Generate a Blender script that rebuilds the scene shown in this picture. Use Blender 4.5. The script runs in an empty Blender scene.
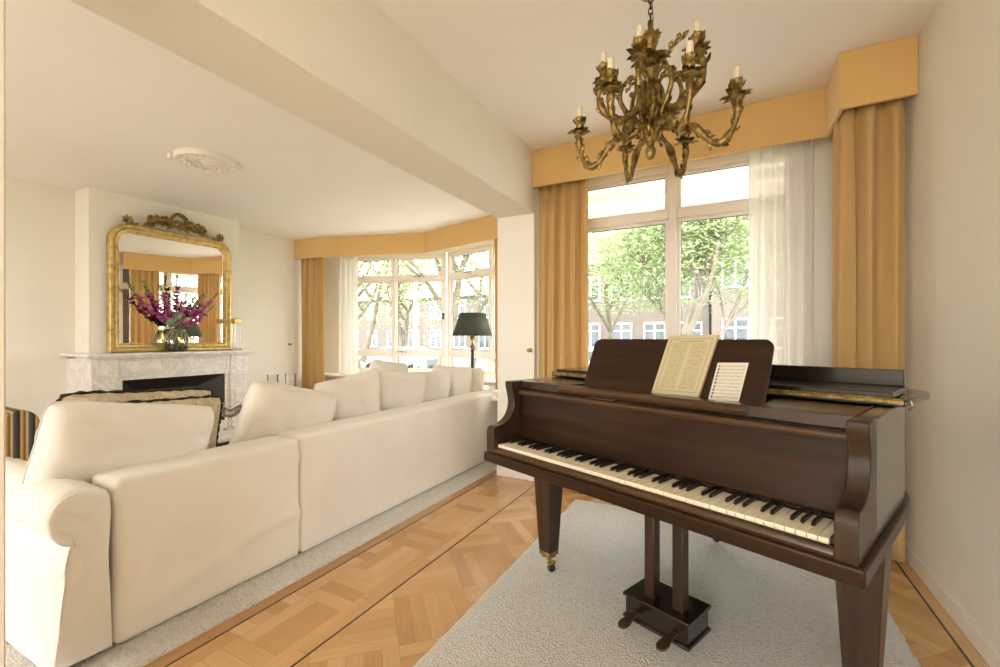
import bpy, math, random
from mathutils import Vector, Matrix, noise as mn
C = bpy.context.scene.collection
PI = math.pi
rnd = random.Random(7)

# ------------------------------------------------------------------ materials
def lin(r, g=None, b=None):
    if g is None:
        h = r.lstrip('#'); r, g, b = [int(h[i:i+2], 16) for i in (0, 2, 4)]
    f = lambda v: (v/255/12.92) if v/255 <= .04045 else ((v/255+.055)/1.055)**2.4
    return (f(r), f(g), f(b), 1)

class NT:
    def __init__(s, name):
        s.m = bpy.data.materials.new(name); s.m.use_nodes = True
        s.t = s.m.node_tree; s.n = s.t.nodes; s.l = s.t.links
        s.b = s.n['Principled BSDF']; s.out = s.n['Material Output']
    def new(s, typ, **kw):
        n = s.n.new(typ)
        for k, v in kw.items(): setattr(n, k, v)
        return n
    def set(s, sock, v):
        if hasattr(v, 'links') or hasattr(v, 'is_output'): s.l.new(v, sock)
        else: sock.default_value = v
    def math(s, op, a, b=0.0, c=0.0):
        n = s.new('ShaderNodeMath', operation=op)
        s.set(n.inputs[0], a); s.set(n.inputs[1], b); s.set(n.inputs[2], c)
        return n.outputs[0]
    def mix(s, f, a, b):
        n = s.new('ShaderNodeMix', data_type='RGBA')
        s.set(n.inputs[0], f); s.set(n.inputs[6], a); s.set(n.inputs[7], b)
        return n.outputs[2]
    def coord(s, kind='Object'):
        return s.new('ShaderNodeTexCoord').outputs[kind]
    def mapping(s, v, scale=(1,1,1), rot=(0,0,0), loc=(0,0,0)):
        n = s.new('ShaderNodeMapping'); s.l.new(v, n.inputs[0])
        n.inputs['Scale'].default_value = scale; n.inputs['Rotation'].default_value = rot
        n.inputs['Location'].default_value = loc
        return n.outputs[0]
    def noise(s, v, scale=5, detail=3, rough=.5, dist=0):
        n = s.new('ShaderNodeTexNoise'); s.l.new(v, n.inputs['Vector'])
        n.inputs['Scale'].default_value = scale; n.inputs['Detail'].default_value = detail
        n.inputs['Roughness'].default_value = rough; n.inputs['Distortion'].default_value = dist
        return n.outputs[0]
    def ramp(s, f, stops):
        n = s.new('ShaderNodeValToRGB'); s.l.new(f, n.inputs[0])
        e = n.color_ramp.elements
        while len(e) < len(stops): e.new(.5)
        for i, (p, c) in enumerate(stops): e[i].position = p; e[i].color = c
        return n.outputs[0]
    def bump(s, h, strength=.2, dist=.01):
        n = s.new('ShaderNodeBump'); n.inputs['Strength'].default_value = strength
        n.inputs['Distance'].default_value = dist; s.l.new(h, n.inputs['Height'])
        s.l.new(n.outputs[0], s.b.inputs['Normal'])
    def base(s, c): s.set(s.b.inputs['Base Color'], c)
    def p(s, **kw):
        for k, v in kw.items(): s.b.inputs[k.replace('_', ' ')].default_value = v
        return s

def simple(name, col, rough=.5, metal=0., var=.08, nscale=6, bump=0., bscale=40, bdist=.003, spec=.5, sheen=0.):
    t = NT(name); co = t.coord()
    n = t.noise(co, nscale, 3)
    dark = tuple(c*(1-var) for c in col[:3])+(1,); lite = tuple(min(1, c*(1+var)) for c in col[:3])+(1,)
    t.base(t.ramp(n, [(.3, dark), (.7, lite)]))
    t.p(Roughness=rough, Metallic=metal)
    t.b.inputs['Specular IOR Level'].default_value = spec
    if sheen: t.b.inputs['Sheen Weight'].default_value = sheen
    if bump: t.bump(t.noise(co, bscale, 4), bump, bdist)
    return t.m

M = {}
M['wall'] = simple('wall_paint', lin('#EAE6DB'), .75, var=.015, nscale=2, bump=.06, bscale=120, spec=.2)
M['ceiling'] = simple('ceiling_paint', lin('#F3F1EE'), .8, var=.01, nscale=2, spec=.2)
M['white_paint'] = simple('white_gloss_paint', lin('#EFEAE2'), .35, var=.02)
M['frame_paint'] = simple('window_frame_paint', lin('#E9E2D8'), .4, var=.02)
M['dark_gap'] = simple('dark_seal', lin('#56504A'), .7)
M['brass'] = simple('brass', lin('#A88C52'), .35, 1., var=.2, nscale=30)
M['candle'] = simple('candle_ivory', lin('#E8E0C8'), .5, var=.03)
M['black_metal'] = simple('black_metal', lin('#2A2622'), .4, .4)
M['shade_green'] = simple('dark_green_lampshade', lin('#3E4438'), .75, var=.1, nscale=50)
M['shade_inner'] = simple('lampshade_lining', lin('#C9A868'), .7)
M['chrome'] = simple('steel', lin('#9A9894'), .25, 1.)
M['soot'] = simple('sooty_iron', lin('#2B2522'), .55, var=.3, nscale=8)
M['firebrick'] = simple('dark_fireback', lin('#3A2E28'), .8, var=.4, nscale=6)
M['leaf_green'] = simple('leaf_green', lin('#6E8A55'), .5, var=.3, nscale=20)
M['sage'] = simple('sage_foliage', lin('#8FA082'), .6, var=.25, nscale=30)
M['petal'] = simple('magenta_petals', lin('#C766A0'), .55, var=.3, nscale=25)
M['white_key'] = simple('ivory_key', lin('#EFE5CB'), .3, var=.03, nscale=15)
M['black_key'] = simple('ebony_key', lin('#1E1712'), .35)
M['felt_red'] = simple('red_felt', lin('#7A3A28'), .9)
M['asphalt'] = simple('asphalt', lin('#6E6E6C'), .9, var=.1)
M['grass_mat'] = simple('lawn', lin('#6E865A'), .9, var=.25, nscale=3)
M['pavement'] = simple('pavement', lin('#B0ABA2'), .9, var=.08)
M['bark'] = simple('bark', lin('#6F675C'), .9, var=.25, nscale=6, bump=.5, bscale=15, bdist=.03)
M['tyre'] = simple('tyre_rubber', lin('#2B2B2C'), .8)
M['car_glass'] = simple('car_glass', lin('#3F474C'), .1)
M['roof_tile'] = simple('roof_tile', lin('#8C7468'), .8, var=.15, nscale=1.5)
M['awning_cloth'] = simple('awning_cloth', lin('#E6DFD2'), .8, var=.03)
M['paper_edge'] = simple('paper_edges', lin('#CDBB90'), .8, var=.1, nscale=60)
M['shell'] = simple('shells', lin('#C9A58A'), .5, var=.4, nscale=40)

def fabric(name, col, var=.05, scale=300, bump=.25, sheen=.3, rough=.9):
    t = NT(name); co = t.coord()
    n = t.noise(co, 3, 3)
    dark = tuple(c*(1-var) for c in col[:3])+(1,); lite = tuple(min(1, c*(1+var)) for c in col[:3])+(1,)
    t.base(t.ramp(n, [(.3, dark), (.7, lite)])); t.p(Roughness=rough, Sheen_Weight=sheen)
    w = t.new('ShaderNodeTexWave'); t.l.new(co, w.inputs[0]); w.inputs['Scale'].default_value = scale/2
    h = t.math('ADD', t.noise(co, scale, 2), w.outputs[1])
    t.bump(h, bump, .001); return t.m
M['slipcover'] = fabric('white_slipcover_cotton', lin('#EDE9E0'), .03)
M['cushion_white'] = fabric('cream_cushion_cotton', lin('#EEE9E0'), .03)
M['pelmet'] = fabric('gold_pelmet_fabric', lin('#DCB877'), .03)
M['damask'] = None
def damask():
    t = NT('damask_cushion'); co = t.coord('Object')
    n = t.noise(co, 14, 4, .6, 1.5)
    t.base(t.ramp(n, [(.42, lin('#D6CCB4')), (.5, lin('#C0B394')), (.58, lin('#DDD4C0'))]))
    t.p(Roughness=.8); return t.m
M['damask'] = damask()
M['fringe'] = simple('dark_rope_trim', lin('#2E261D'), .9, var=.6, nscale=60, bump=.6, bscale=90)

def curtain_mat(name, col, trans=.25):
    t = NT(name); co = t.coord()
    n = t.noise(t.mapping(co, (1, 1, .1)), 12, 3)
    dark = tuple(c*.93 for c in col[:3])+(1,)
    colr = t.ramp(n, [(.3, dark), (.7, col)])
    t.base(colr); t.p(Roughness=.7, Sheen_Weight=.2)
    tr = t.new('ShaderNodeBsdfTranslucent'); t.l.new(colr, tr.inputs[0])
    mx = t.new('ShaderNodeMixShader'); mx.inputs[0].default_value = trans
    t.l.new(t.b.outputs[0], mx.inputs[1]); t.l.new(tr.outputs[0], mx.inputs[2]); t.l.new(mx.outputs[0], t.out.inputs[0])
    return t.m
M['curtain'] = curtain_mat('gold_satin_curtain', lin('#D9B679'), .25)
def sheer_mat():
    t = NT('white_voile')
    co = t.coord(); w = t.noise(co, 400, 1)
    t.base(lin('#F1EEEA')); t.p(Roughness=.8)
    tr = t.new('ShaderNodeBsdfTranslucent'); tr.inputs[0].default_value = lin('#F1EEEA')
    tp = t.new('ShaderNodeBsdfTransparent')
    a = t.new('ShaderNodeMixShader'); a.inputs[0].default_value = .5
    t.l.new(t.b.outputs[0], a.inputs[1]); t.l.new(tr.outputs[0], a.inputs[2])
    b = t.new('ShaderNodeMixShader'); t.l.new(t.math('MULTIPLY_ADD', w, .1, .27), b.inputs[0])
    t.l.new(a.outputs[0], b.inputs[1]); t.l.new(tp.outputs[0], b.inputs[2]); t.l.new(b.outputs[0], t.out.inputs[0])
    return t.m
M['sheer'] = sheer_mat()
def glass_mat(name, tint=(1, 1, 1, 1), gl=.08, fres=True):
    t = NT(name); t.n.remove(t.b)
    tp = t.new('ShaderNodeBsdfTransparent'); tp.inputs[0].default_value = tint
    g = t.new('ShaderNodeBsdfGlossy'); g.inputs['Roughness'].default_value = .02
    mx = t.new('ShaderNodeMixShader')
    if fres:
        lw = t.new('ShaderNodeLayerWeight'); lw.inputs[0].default_value = gl
        f = t.math('MINIMUM', t.math('ADD', lw.outputs[0], .03), .85)
        t.l.new(f, mx.inputs[0])
    else: mx.inputs[0].default_value = gl
    t.l.new(tp.outputs[0], mx.inputs[1]); t.l.new(g.outputs[0], mx.inputs[2]); t.l.new(mx.outputs[0], t.out.inputs[0])
    return t.m
M['pane'] = glass_mat('window_glass', gl=.007, fres=False)
M['glassware'] = glass_mat('clear_glassware', (.97, .97, .96, 1), .22)
M['vase_glass'] = glass_mat('smoky_vase_glass', (.72, .68, .5, 1), .45)
def mirror_mat():
    t = NT('mirror_silver'); co = t.coord()
    t.base(t.ramp(t.noise(co, 3), [(0, (.88, .87, .85, 1)), (1, (.92, .91, .89, 1))])); t.p(Metallic=1, Roughness=.015); return t.m
M['mirror'] = mirror_mat()
def gilt():
    t = NT('gilt_frame'); co = t.coord()
    n = t.noise(co, 18, 5, .6)
    t.base(t.ramp(n, [(.25, lin('#A08548')), (.5, lin('#D2B676')), (.8, lin('#EAD7A0'))]))
    t.p(Metallic=.7, Roughness=.36); t.bump(n, .2, .003); return t.m
M['gilt'] = gilt()
def dark_gilt():
    t = NT('antique_gold_carving'); co = t.coord()
    n = t.noise(co, 30, 5, .6)
    t.base(t.ramp(n, [(.3, lin('#40321C')), (.55, lin('#94794A')), (.8, lin('#D4BC86'))]))
    t.p(Metallic=.8, Roughness=.38); t.bump(n, .5, .004); return t.m
M['carving'] = dark_gilt()
def bronze():
    t = NT('aged_bronze'); co = t.coord()
    n = t.noise(co, 35, 5, .65)
    t.base(t.ramp(n, [(.25, lin('#40341A')), (.5, lin('#8C7440')), (.75, lin('#D0B87C'))]))
    t.p(Metallic=.7, Roughness=.36); t.bump(n, .5, .004); return t.m
M['bronze'] = bronze()
def marble():
    t = NT('grey_veined_marble'); co = t.coord()
    n = t.noise(co, 3.5, 8, .65, 1.8)
    v = t.math('ABSOLUTE', t.math('SUBTRACT', n, .5))
    n2 = t.noise(co, 9, 6, .6, .6)
    c1 = t.ramp(v, [(0, lin('#D2CEC9')), (.02, lin('#DEDAD5')), (.07, lin('#EAE7E2'))])
    t.base(t.mix(t.math('MULTIPLY', n2, .25), c1, lin('#C2BDB6'))); t.p(Roughness=.28)
    return t.m
M['marble'] = marble()
def wood(name, c1, c2, c3, rough=.3, axis=0, scale=1., coat=.15, gs=1.):
    t = NT(name); co = t.coord()
    sc = [28*scale]*3; sc[axis] = 1.6*scale
    n = t.noise(t.mapping(co, tuple(sc)), gs, 5, .6, .3)
    n2 = t.noise(co, 2.2, 2)
    col = t.ramp(n, [(.25, c1), (.5, c2), (.78, c3)])
    t.base(t.mix(t.math('MULTIPLY', n2, .35), col, c1))
    t.p(Roughness=rough, Coat_Weight=coat, Coat_Roughness=.12)
    t.bump(n, .05, .002); return t.m
DK = (lin('#190F08'), lin('#2C1A0E'), lin('#422916'))
M['piano_u'] = wood('mahogany_along_width', *DK, rough=.34, axis=0)
M['piano_u'].node_tree.nodes['Principled BSDF'].inputs['Specular IOR Level'].default_value = .25; M['piano_u'].node_tree.nodes['Principled BSDF'].inputs['Coat Weight'].default_value = .08
M['piano_v'] = wood('mahogany_along_depth', *DK, rough=.3, axis=1, coat=.8)
M['piano_z'] = wood('mahogany_upright', lin('#1A110A'), lin('#2F1E11'), lin('#49321E'), rough=.34, axis=2)
M['piano_light'] = wood('worn_mahogany', lin('#2E1D0F'), lin('#462F1A'), lin('#624428'), rough=.3, axis=0)
M['piano_dark'] = wood('ebonised_wood', lin('#120D09'), lin('#1B130C'), lin('#261A10'), rough=.22, axis=0, coat=.5)
M['floor_dark_inlay'] = simple('dark_wood_inlay', lin('#3A2414'), .3)
M['walnut'] = wood('walnut_table', lin('#4A2E1A'), lin('#6A4528'), lin('#855A36'), axis=1)

def rug_mat(name, col):
    t = NT(name); co = t.coord()
    n = t.noise(co, 75, 5, .75); n2 = t.noise(co, 2.2, 3)
    v = t.new('ShaderNodeTexVoronoi'); t.l.new(co, v.inputs['Vector']); v.inputs['Scale'].default_value = 130
    dark = tuple(c*.78 for c in col[:3])+(1,)
    c1 = t.ramp(n, [(.32, tuple(c*.75 for c in dark[:3])+(1,)), (.46, col), (.75, tuple(min(1, c*1.1) for c in col[:3])+(1,))])
    t.base(t.mix(t.math('MULTIPLY', n2, .3), c1, tuple(c*.85 for c in col[:3])+(1,)))
    t.p(Roughness=1, Sheen_Weight=.3); t.b.inputs['Specular IOR Level'].default_value = .1
    t.bump(t.math('ADD', n, v.outputs[0]), 1., .012); return t.m
M['rug'] = rug_mat('cream_berber_wool', lin('#F2F0EA'))
M['rug2'] = rug_mat('cream_shag_wool', lin('#F3EFE6'))

def parquet():
    t = NT('oak_parquet'); co = t.coord()
    sx = t.new('ShaderNodeSeparateXYZ'); t.l.new(co, sx.inputs[0]); X, Y = sx.outputs[0], sx.outputs[1]
    def basket(u, v, size, n):
        u = t.math('DIVIDE', u, size); v = t.math('DIVIDE', v, size)
        cu, cv = t.math('FLOOR', u), t.math('FLOOR', v)
        fu, fv = t.math('SUBTRACT', u, cu), t.math('SUBTRACT', v, cv)
        par = t.math('ABSOLUTE', t.math('MODULO', t.math('ADD', cu, cv), 2.0))
        ipar = t.math('SUBTRACT', 1.0, par)
        across = t.math('ADD', t.math('MULTIPLY', fu, par), t.math('MULTIPLY', fv, ipar))
        along = t.math('ADD', t.math('MULTIPLY', fv, par), t.math('MULTIPLY', fu, ipar))
        k = t.math('MULTIPLY', across, n); idx = t.math('FLOOR', k)
        e = t.math('ABSOLUTE', t.math('SUBTRACT', t.math('SUBTRACT', k, idx), .5))
        e2 = t.math('ABSOLUTE', t.math('SUBTRACT', along, .5))
        gap = t.math('MAXIMUM', t.math('GREATER_THAN', e, .487), t.math('GREATER_THAN', e2, .4965))
        wn = t.new('ShaderNodeTexWhiteNoise', noise_dimensions='3D')
        cb = t.new('ShaderNodeCombineXYZ'); t.l.new(cu, cb.inputs[0]); t.l.new(cv, cb.inputs[1]); t.l.new(idx, cb.inputs[2])
        t.l.new(cb.outputs[0], wn.inputs[0])
        gv = t.new('ShaderNodeCombineXYZ')
        t.l.new(t.math('MULTIPLY', across, 26*size/.35), gv.inputs[0]); t.l.new(t.math('MULTIPLY', along, 1.6*size/.35), gv.inputs[1])
        t.l.new(t.math('MULTIPLY', wn.outputs[0], 37.0), gv.inputs[2])
        g = t.noise(gv.outputs[0], 1.4, 4, .6, .4)
        val = t.math('ADD', t.math('MULTIPLY', wn.outputs[0], .52), t.math('MULTIPLY', g, .48))
        return val, gap
    r2 = math.sqrt(.5)
    ru = t.math('ADD', t.math('MULTIPLY', X, r2), t.math('MULTIPLY', Y, r2))
    rv = t.math('SUBTRACT', t.math('MULTIPLY', Y, r2), t.math('MULTIPLY', X, r2))
    vf, gf = basket(t.math('ADD', ru, 20.0), t.math('ADD', rv, 20.0), .33, 5.0)
    vb, gb = basket(t.math('ADD', X, 20.0+1.86-.24), t.math('ADD', Y, 20.3), .31, 4.0)
    # lengthwise border boards
    def boards(off, w, ln):
        u = t.math('DIVIDE', t.math('ADD', X, off), w); k = t.math('FLOOR', u)
        s = t.math('DIVIDE', t.math('ADD', Y, t.math('MULTIPLY', k, .37)), ln); ks = t.math('FLOOR', s)
        wn = t.new('ShaderNodeTexWhiteNoise', noise_dimensions='3D')
        cb = t.new('ShaderNodeCombineXYZ'); t.l.new(k, cb.inputs[0]); t.l.new(ks, cb.inputs[1]); t.l.new(cb.outputs[0], wn.inputs[0])
        g = t.noise(t.mapping(co, (60, 3, 1)), 1.2, 4, .6)
        gap = t.math('GREATER_THAN', t.math('ABSOLUTE', t.math('SUBTRACT', t.math('SUBTRACT', s, ks), .5)), .497)
        return t.math('ADD', t.math('MULTIPLY', wn.outputs[0], .5), t.math('MULTIPLY', g, .5)), gap
    vl, gl = boards(20.0, .1, .8)
    def between(a, lo, hi): return t.math('MULTIPLY', t.math('GREATER_THAN', a, lo), t.math('LESS_THAN', a, hi))
    inb = between(X, -1.86, -1.545)
    lb = t.math('MAXIMUM', t.math('MAXIMUM', between(X, -1.545, -1.45), between(X, .79, 2)), between(X, -2.3, -1.86))
    def sel(m, a, b): return t.math('ADD', t.math('MULTIPLY', a, m), t.math('MULTIPLY', b, t.math('SUBTRACT', 1.0, m)))
    v = sel(inb, vb, vf); v = sel(lb, vl, v)
    g = sel(inb, gb, gf); g = sel(lb, gl, g)
    inl = t.math('MAXIMUM', between(X, -1.864, -1.854), between(X, -1.450, -1.440))
    inl = t.math('MAXIMUM', inl, between(X, .786, .796))
    inl = t.math('MAXIMUM', inl, t.math('MULTIPLY', between(Y, 3.33, 3.343), between(X, -1.45, .79)))
    col = t.ramp(v, [(.2, lin('#B28552')), (.5, lin('#C29762')), (.8, lin('#D0A976'))])
    darkb = between(X, -2.3, -1.86)
    col = t.mix(t.math('MULTIPLY', darkb, .5), col, lin('#9A6A38'))
    col = t.mix(t.math('MULTIPLY', g, .4), col, lin('#6B4020'))
    col = t.mix(inl, col, lin('#33200F'))
    t.base(col); t.p(Roughness=.24, Coat_Weight=.25, Coat_Roughness=.1)
    t.bump(t.noise(co, 30, 3), .03, .002)
    return t.m
M['parquet'] = parquet()

def brick_mat(name, c1, c2, mortar, scale=4.):
    t = NT(name); co = t.coord()
    sx = t.new('ShaderNodeSeparateXYZ'); t.l.new(co, sx.inputs[0])
    cb = t.new('ShaderNodeCombineXYZ')
    t.l.new(t.math('ADD', sx.outputs[0], sx.outputs[1]), cb.inputs[0]); t.l.new(sx.outputs[2], cb.inputs[1])
    b = t.new('ShaderNodeTexBrick'); t.l.new(cb.outputs[0], b.inputs['Vector'])
    b.inputs['Color1'].default_value = c1; b.inputs['Color2'].default_value = c2; b.inputs['Mortar'].default_value = mortar
    b.inputs['Scale'].default_value = scale
    t.base(b.outputs[0]); t.p(Roughness=.9); return t.m
M['brick'] = brick_mat('brown_brick', lin('#544C46'), lin('#5F5650'), lin('#756D66'))
M['brick_pale'] = brick_mat('pale_brick', lin('#57514A'), lin('#605952'), lin('#746D66'))

def leaf_mat(name, col):
    t = NT(name); co = t.coord()
    n = t.noise(co, 1.4, 3)
    c = t.ramp(n, [(.3, tuple(x*.65 for x in col[:3])+(1,)), (.7, col)])
    t.base(c); t.p(Roughness=.6)
    tr = t.new('ShaderNodeBsdfTranslucent'); t.l.new(c, tr.inputs[0])
    mx = t.new('ShaderNodeMixShader'); mx.inputs[0].default_value = .55
    t.l.new(t.b.outputs[0], mx.inputs[1]); t.l.new(tr.outputs[0], mx.inputs[2]); t.l.new(mx.outputs[0], t.out.inputs[0])
    return t.m
M['leaves_a'] = leaf_mat('spring_leaves', lin('#B2C096'))
M['leaves_b'] = leaf_mat('linden_leaves', lin('#A8BA8C'))

def print_mat(name, paper, ink, kind):
    # printed page: u across 0..1, v up 0..1 in the UV map
    t = NT(name); uv = t.coord('UV')
    sx = t.new('ShaderNodeSeparateXYZ'); t.l.new(uv, sx.inputs[0]); U, V = sx.outputs[0], sx.outputs[1]
    def between(a, lo, hi): return t.math('MULTIPLY', t.math('GREATER_THAN', a, lo), t.math('LESS_THAN', a, hi))
    if kind == 'index':      # two columns of small printed lines inside a ruled border
        row = t.math('MULTIPLY', V, 46.0); fr = t.math('FRACT', row); k = t.math('FLOOR', row)
        cb = t.new('ShaderNodeCombineXYZ'); t.l.new(t.math('MULTIPLY', U, 60.0), cb.inputs[0]); t.l.new(t.math('MULTIPLY', k, 7.3), cb.inputs[1])
        w = t.noise(cb.outputs[0], 1.0, 2)
        txt = t.math('MULTIPLY', t.math('GREATER_THAN', w, .45), t.math('LESS_THAN', fr, .5))
        cols = t.math('MAXIMUM', between(U, .15, .47), between(U, .55, .86))
        txt = t.math('MULTIPLY', t.math('MULTIPLY', txt, cols), between(V, .1, .86))
        bo = t.math('MULTIPLY', between(U, .07, .93), between(V, .06, .94))
        bi = t.math('MULTIPLY', between(U, .085, .915), between(V, .07, .93))
        border = t.math('SUBTRACT', bo, bi)
        title = t.math('MULTIPLY', t.math('MULTIPLY', between(V, .88, .905), between(U, .25, .75)), t.math('GREATER_THAN', w, .42))
        m = t.math('MULTIPLY', t.math('MAXIMUM', t.math('MAXIMUM', txt, title), border), .42)
    else:                     # staves with notes
        row = t.math('MULTIPLY', t.math('SUBTRACT', V, .05), 11.0); fr = t.math('FRACT', row); k = t.math('FLOOR', row)
        st = t.math('FRACT', t.math('MULTIPLY', fr, 10.0))
        lines = t.math('MULTIPLY', t.math('LESS_THAN', st, .3), between(fr, .2, .7))
        cb = t.new('ShaderNodeCombineXYZ'); t.l.new(t.math('MULTIPLY', U, 34.0), cb.inputs[0]); t.l.new(t.math('MULTIPLY', row, 6.0), cb.inputs[1])
        notes = t.math('MULTIPLY', t.math('GREATER_THAN', t.noise(cb.outputs[0], 1.0, 1), .6), between(fr, .15, .75))
        clef = t.math('MULTIPLY', between(U, .07, .12), between(fr, .1, .8))
        m = t.math('MAXIMUM', t.math('MAXIMUM', t.math('MULTIPLY', lines, .45), notes), clef)
        m = t.math('MULTIPLY', t.math('MULTIPLY', m, between(U, .06, .94)), between(V, .05, .93))
        m = t.math('MULTIPLY', m, .85)
    t.base(t.mix(m, paper, ink)); t.p(Roughness=.85); return t.m
M['page_index'] = print_mat('printed_index_page', lin('#C6BA98'), lin('#4A4030'), 'index')
M['page_music'] = print_mat('printed_music', lin('#DAD5C4'), lin('#2A2620'), 'music')

def stripes():
    t = NT('striped_upholstery'); co = t.coord()
    sx = t.new('ShaderNodeSeparateXYZ'); t.l.new(co, sx.inputs[0])
    f = t.math('FRACT', t.math('MULTIPLY', sx.outputs[1], 13.0))
    t.base(t.ramp(f, [(0, lin('#2E2A26')), (.28, lin('#4D555A')), (.42, lin('#E0C07E')), (.55, lin('#5A3A26')), (.8, lin('#D0A868')), (.9, lin('#1F1C1A'))]))
    t.p(Roughness=.6); return t.m
M['stripes'] = stripes()
def car_paint(name, c): 
    return simple(name, c, .3, .2, var=.03)

# ------------------------------------------------------------------ mesh building
class MB:
    def __init__(s): s.v = []; s.f = []; s.uv = None
    def add(s, vs, fs):
        o = len(s.v); s.v += [tuple(p) for p in vs]; s.f += [tuple(i+o for i in f) for f in fs]; return s
    def box(s, x0, x1, y0, y1, z0, z1):
        return s.add([(x0,y0,z0),(x1,y0,z0),(x1,y1,z0),(x0,y1,z0),(x0,y0,z1),(x1,y0,z1),(x1,y1,z1),(x0,y1,z1)],
                     [(0,3,2,1),(4,5,6,7),(0,1,5,4),(1,2,6,5),(2,3,7,6),(3,0,4,7)])
    def xbox(s, mat, sx, sy, sz):      # centred box transformed by a matrix
        vs = [mat @ Vector((x*sx/2, y*sy/2, z*sz/2)) for z in (-1,1) for x, y in ((-1,-1),(1,-1),(1,1),(-1,1))]
        return s.add(vs, [(0,3,2,1),(4,5,6,7),(0,1,5,4),(1,2,6,5),(2,3,7,6),(3,0,4,7)])
    def wallbox(s, a, b, th, z0, z1, off=0.):    # box standing along segment a->b (plan), thickness th to the left of a->b
        a, b = Vector(a), Vector(b); d = (b-a).normalized(); n = Vector((-d.y, d.x))
        a = a+n*off; b = b+n*off
        p = [a, b, b+n*th, a+n*th]
        return s.prism([(q.x, q.y) for q in p], z0, z1)
    def prism(s, out, z0, z1):
        n = len(out)
        area = sum(out[i][0]*out[(i+1) % n][1]-out[(i+1) % n][0]*out[i][1] for i in range(n))
        if area < 0: out = out[::-1]
        vs = [(x, y, z0) for x, y in out]+[(x, y, z1) for x, y in out]
        return s.add(vs, [tuple(range(n-1, -1, -1)), tuple(range(n, 2*n))]+[(i, (i+1) % n, n+(i+1) % n, n+i) for i in range(n)])
    def prism_x(s, out, x0, x1):       # outline in (y,z), extruded along x
        n = len(out)
        area = sum(out[i][0]*out[(i+1) % n][1]-out[(i+1) % n][0]*out[i][1] for i in range(n))
        if area < 0: out = out[::-1]
        vs = [(x0, y, z) for y, z in out]+[(x1, y, z) for y, z in out]
        return s.add(vs, [tuple(range(n-1, -1, -1)), tuple(range(n, 2*n))]+[(i, (i+1) % n, n+(i+1) % n, n+i) for i in range(n)])
    def lathe(s, prof, c=(0,0,0), n=24, mat=None, sy=1.):     # prof: list of (r,z)
        vs = []; fs = []
        for r, z in prof:
            for k in range(n):
                a = 2*PI*k/n; vs.append(Vector((r*math.cos(a), r*math.sin(a)*sy, z)))
        m = len(prof)
        for i in range(m-1):
            for k in range(n):
                k2 = (k+1) % n; fs.append((i*n+k, i*n+k2, (i+1)*n+k2, (i+1)*n+k))
        if prof[0][0] > 1e-4: fs.append(tuple(range(n-1, -1, -1)))
        if prof[-1][0] > 1e-4: fs.append(tuple(range((m-1)*n, m*n)))
        if mat: vs = [mat @ v for v in vs]
        cv = Vector(c); return s.add([v+cv for v in vs], fs)
    def tube(s, pts, rad, n=8, closed=False, flat=1.):
        pts = [Vector(p) for p in pts]; m = len(pts)
        rr = rad if callable(rad) else (lambda t: rad)
        vs = []; up = Vector((0, 0, 1)); prev = None
        for i, p in enumerate(pts):
            if closed: d = (pts[(i+1) % m]-pts[i-1])
            else: d = pts[min(i+1, m-1)]-pts[max(i-1, 0)]
            d = d.normalized() if d.length > 1e-9 else Vector((0, 0, 1))
            if prev is None:
                x = d.cross(up)
                if x.length < .05: x = d.cross(Vector((1, 0, 0)))
            else:
                x = prev - d*prev.dot(d)
                if x.length < 1e-5: x = d.cross(up)
            x.normalize(); prev = x; y = d.cross(x)
            r = rr(i/(m-1 if not closed else m))
            for k in range(n):
                a = 2*PI*k/n; vs.append(p+x*r*math.cos(a)+y*r*flat*math.sin(a))
        fs = []
        for i in range(m if closed else m-1):
            j = (i+1) % m
            for k in range(n):
                k2 = (k+1) % n; fs.append((i*n+k, j*n+k, j*n+k2, i*n+k2))
        if not closed: fs += [tuple(range(n)), tuple(range(m*n-1, (m-1)*n-1, -1))]
        return s.add(vs, fs)
    def ball(s, c, r, n=8, sc=(1,1,1)):
        prof = [(r*math.sin(PI*i/n), -r*math.cos(PI*i/n)) for i in range(n+1)]
        prof[0] = (1e-5, -r); prof[-1] = (1e-5, r)
        return s.lathe(prof, c, n+2, Matrix.Diagonal((*sc, 1)))
    def grid(s, P, nu, nv, closed_u=False):   # P(i,j)->Vector
        vs = [P(i, j) for j in range(nv+1) for i in range(nu+(0 if closed_u else 1))]
        w = nu+(0 if closed_u else 1)
        fs = [(j*w+i, j*w+(i+1) % w if closed_u else j*w+i+1, (j+1)*w+((i+1) % w if closed_u else i+1), (j+1)*w+i) for j in range(nv) for i in range(nu)]
        return s.add(vs, fs)
    def build(s, name, mat, parent=None, smooth=False, bevel=0., seg=2, sub=0, solid=0., uvf=None, merge=False):
        me = bpy.data.meshes.new(name); me.from_pydata(s.v, [], s.f); me.update()
        if merge:
            import bmesh
            bm = bmesh.new(); bm.from_mesh(me); bmesh.ops.remove_doubles(bm, verts=bm.verts, dist=1e-5); bmesh.ops.recalc_face_normals(bm, faces=bm.faces); bm.to_mesh(me); bm.free()
        if uvf:
            ul = me.uv_layers.new(name='UVMap')
            for lp in me.loops: ul.data[lp.index].uv = uvf(me.vertices[lp.vertex_index].co)
        me.materials.append(M[mat] if isinstance(mat, str) else mat)
        if smooth:
            for p in me.polygons: p.use_smooth = True
            if smooth != 'all': me.set_sharp_from_angle(angle=math.radians(40))
        o = bpy.data.objects.new(name, me); C.objects.link(o)
        if parent: o.parent = parent
        if bevel:
            b = o.modifiers.new('bevel', 'BEVEL'); b.width = bevel; b.segments = seg; b.limit_method = 'ANGLE'; b.angle_limit = math.radians(35); b.harden_normals = False
            if not smooth:
                for p in me.polygons: p.use_smooth = True
                me.set_sharp_from_angle(angle=math.radians(60))
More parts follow.
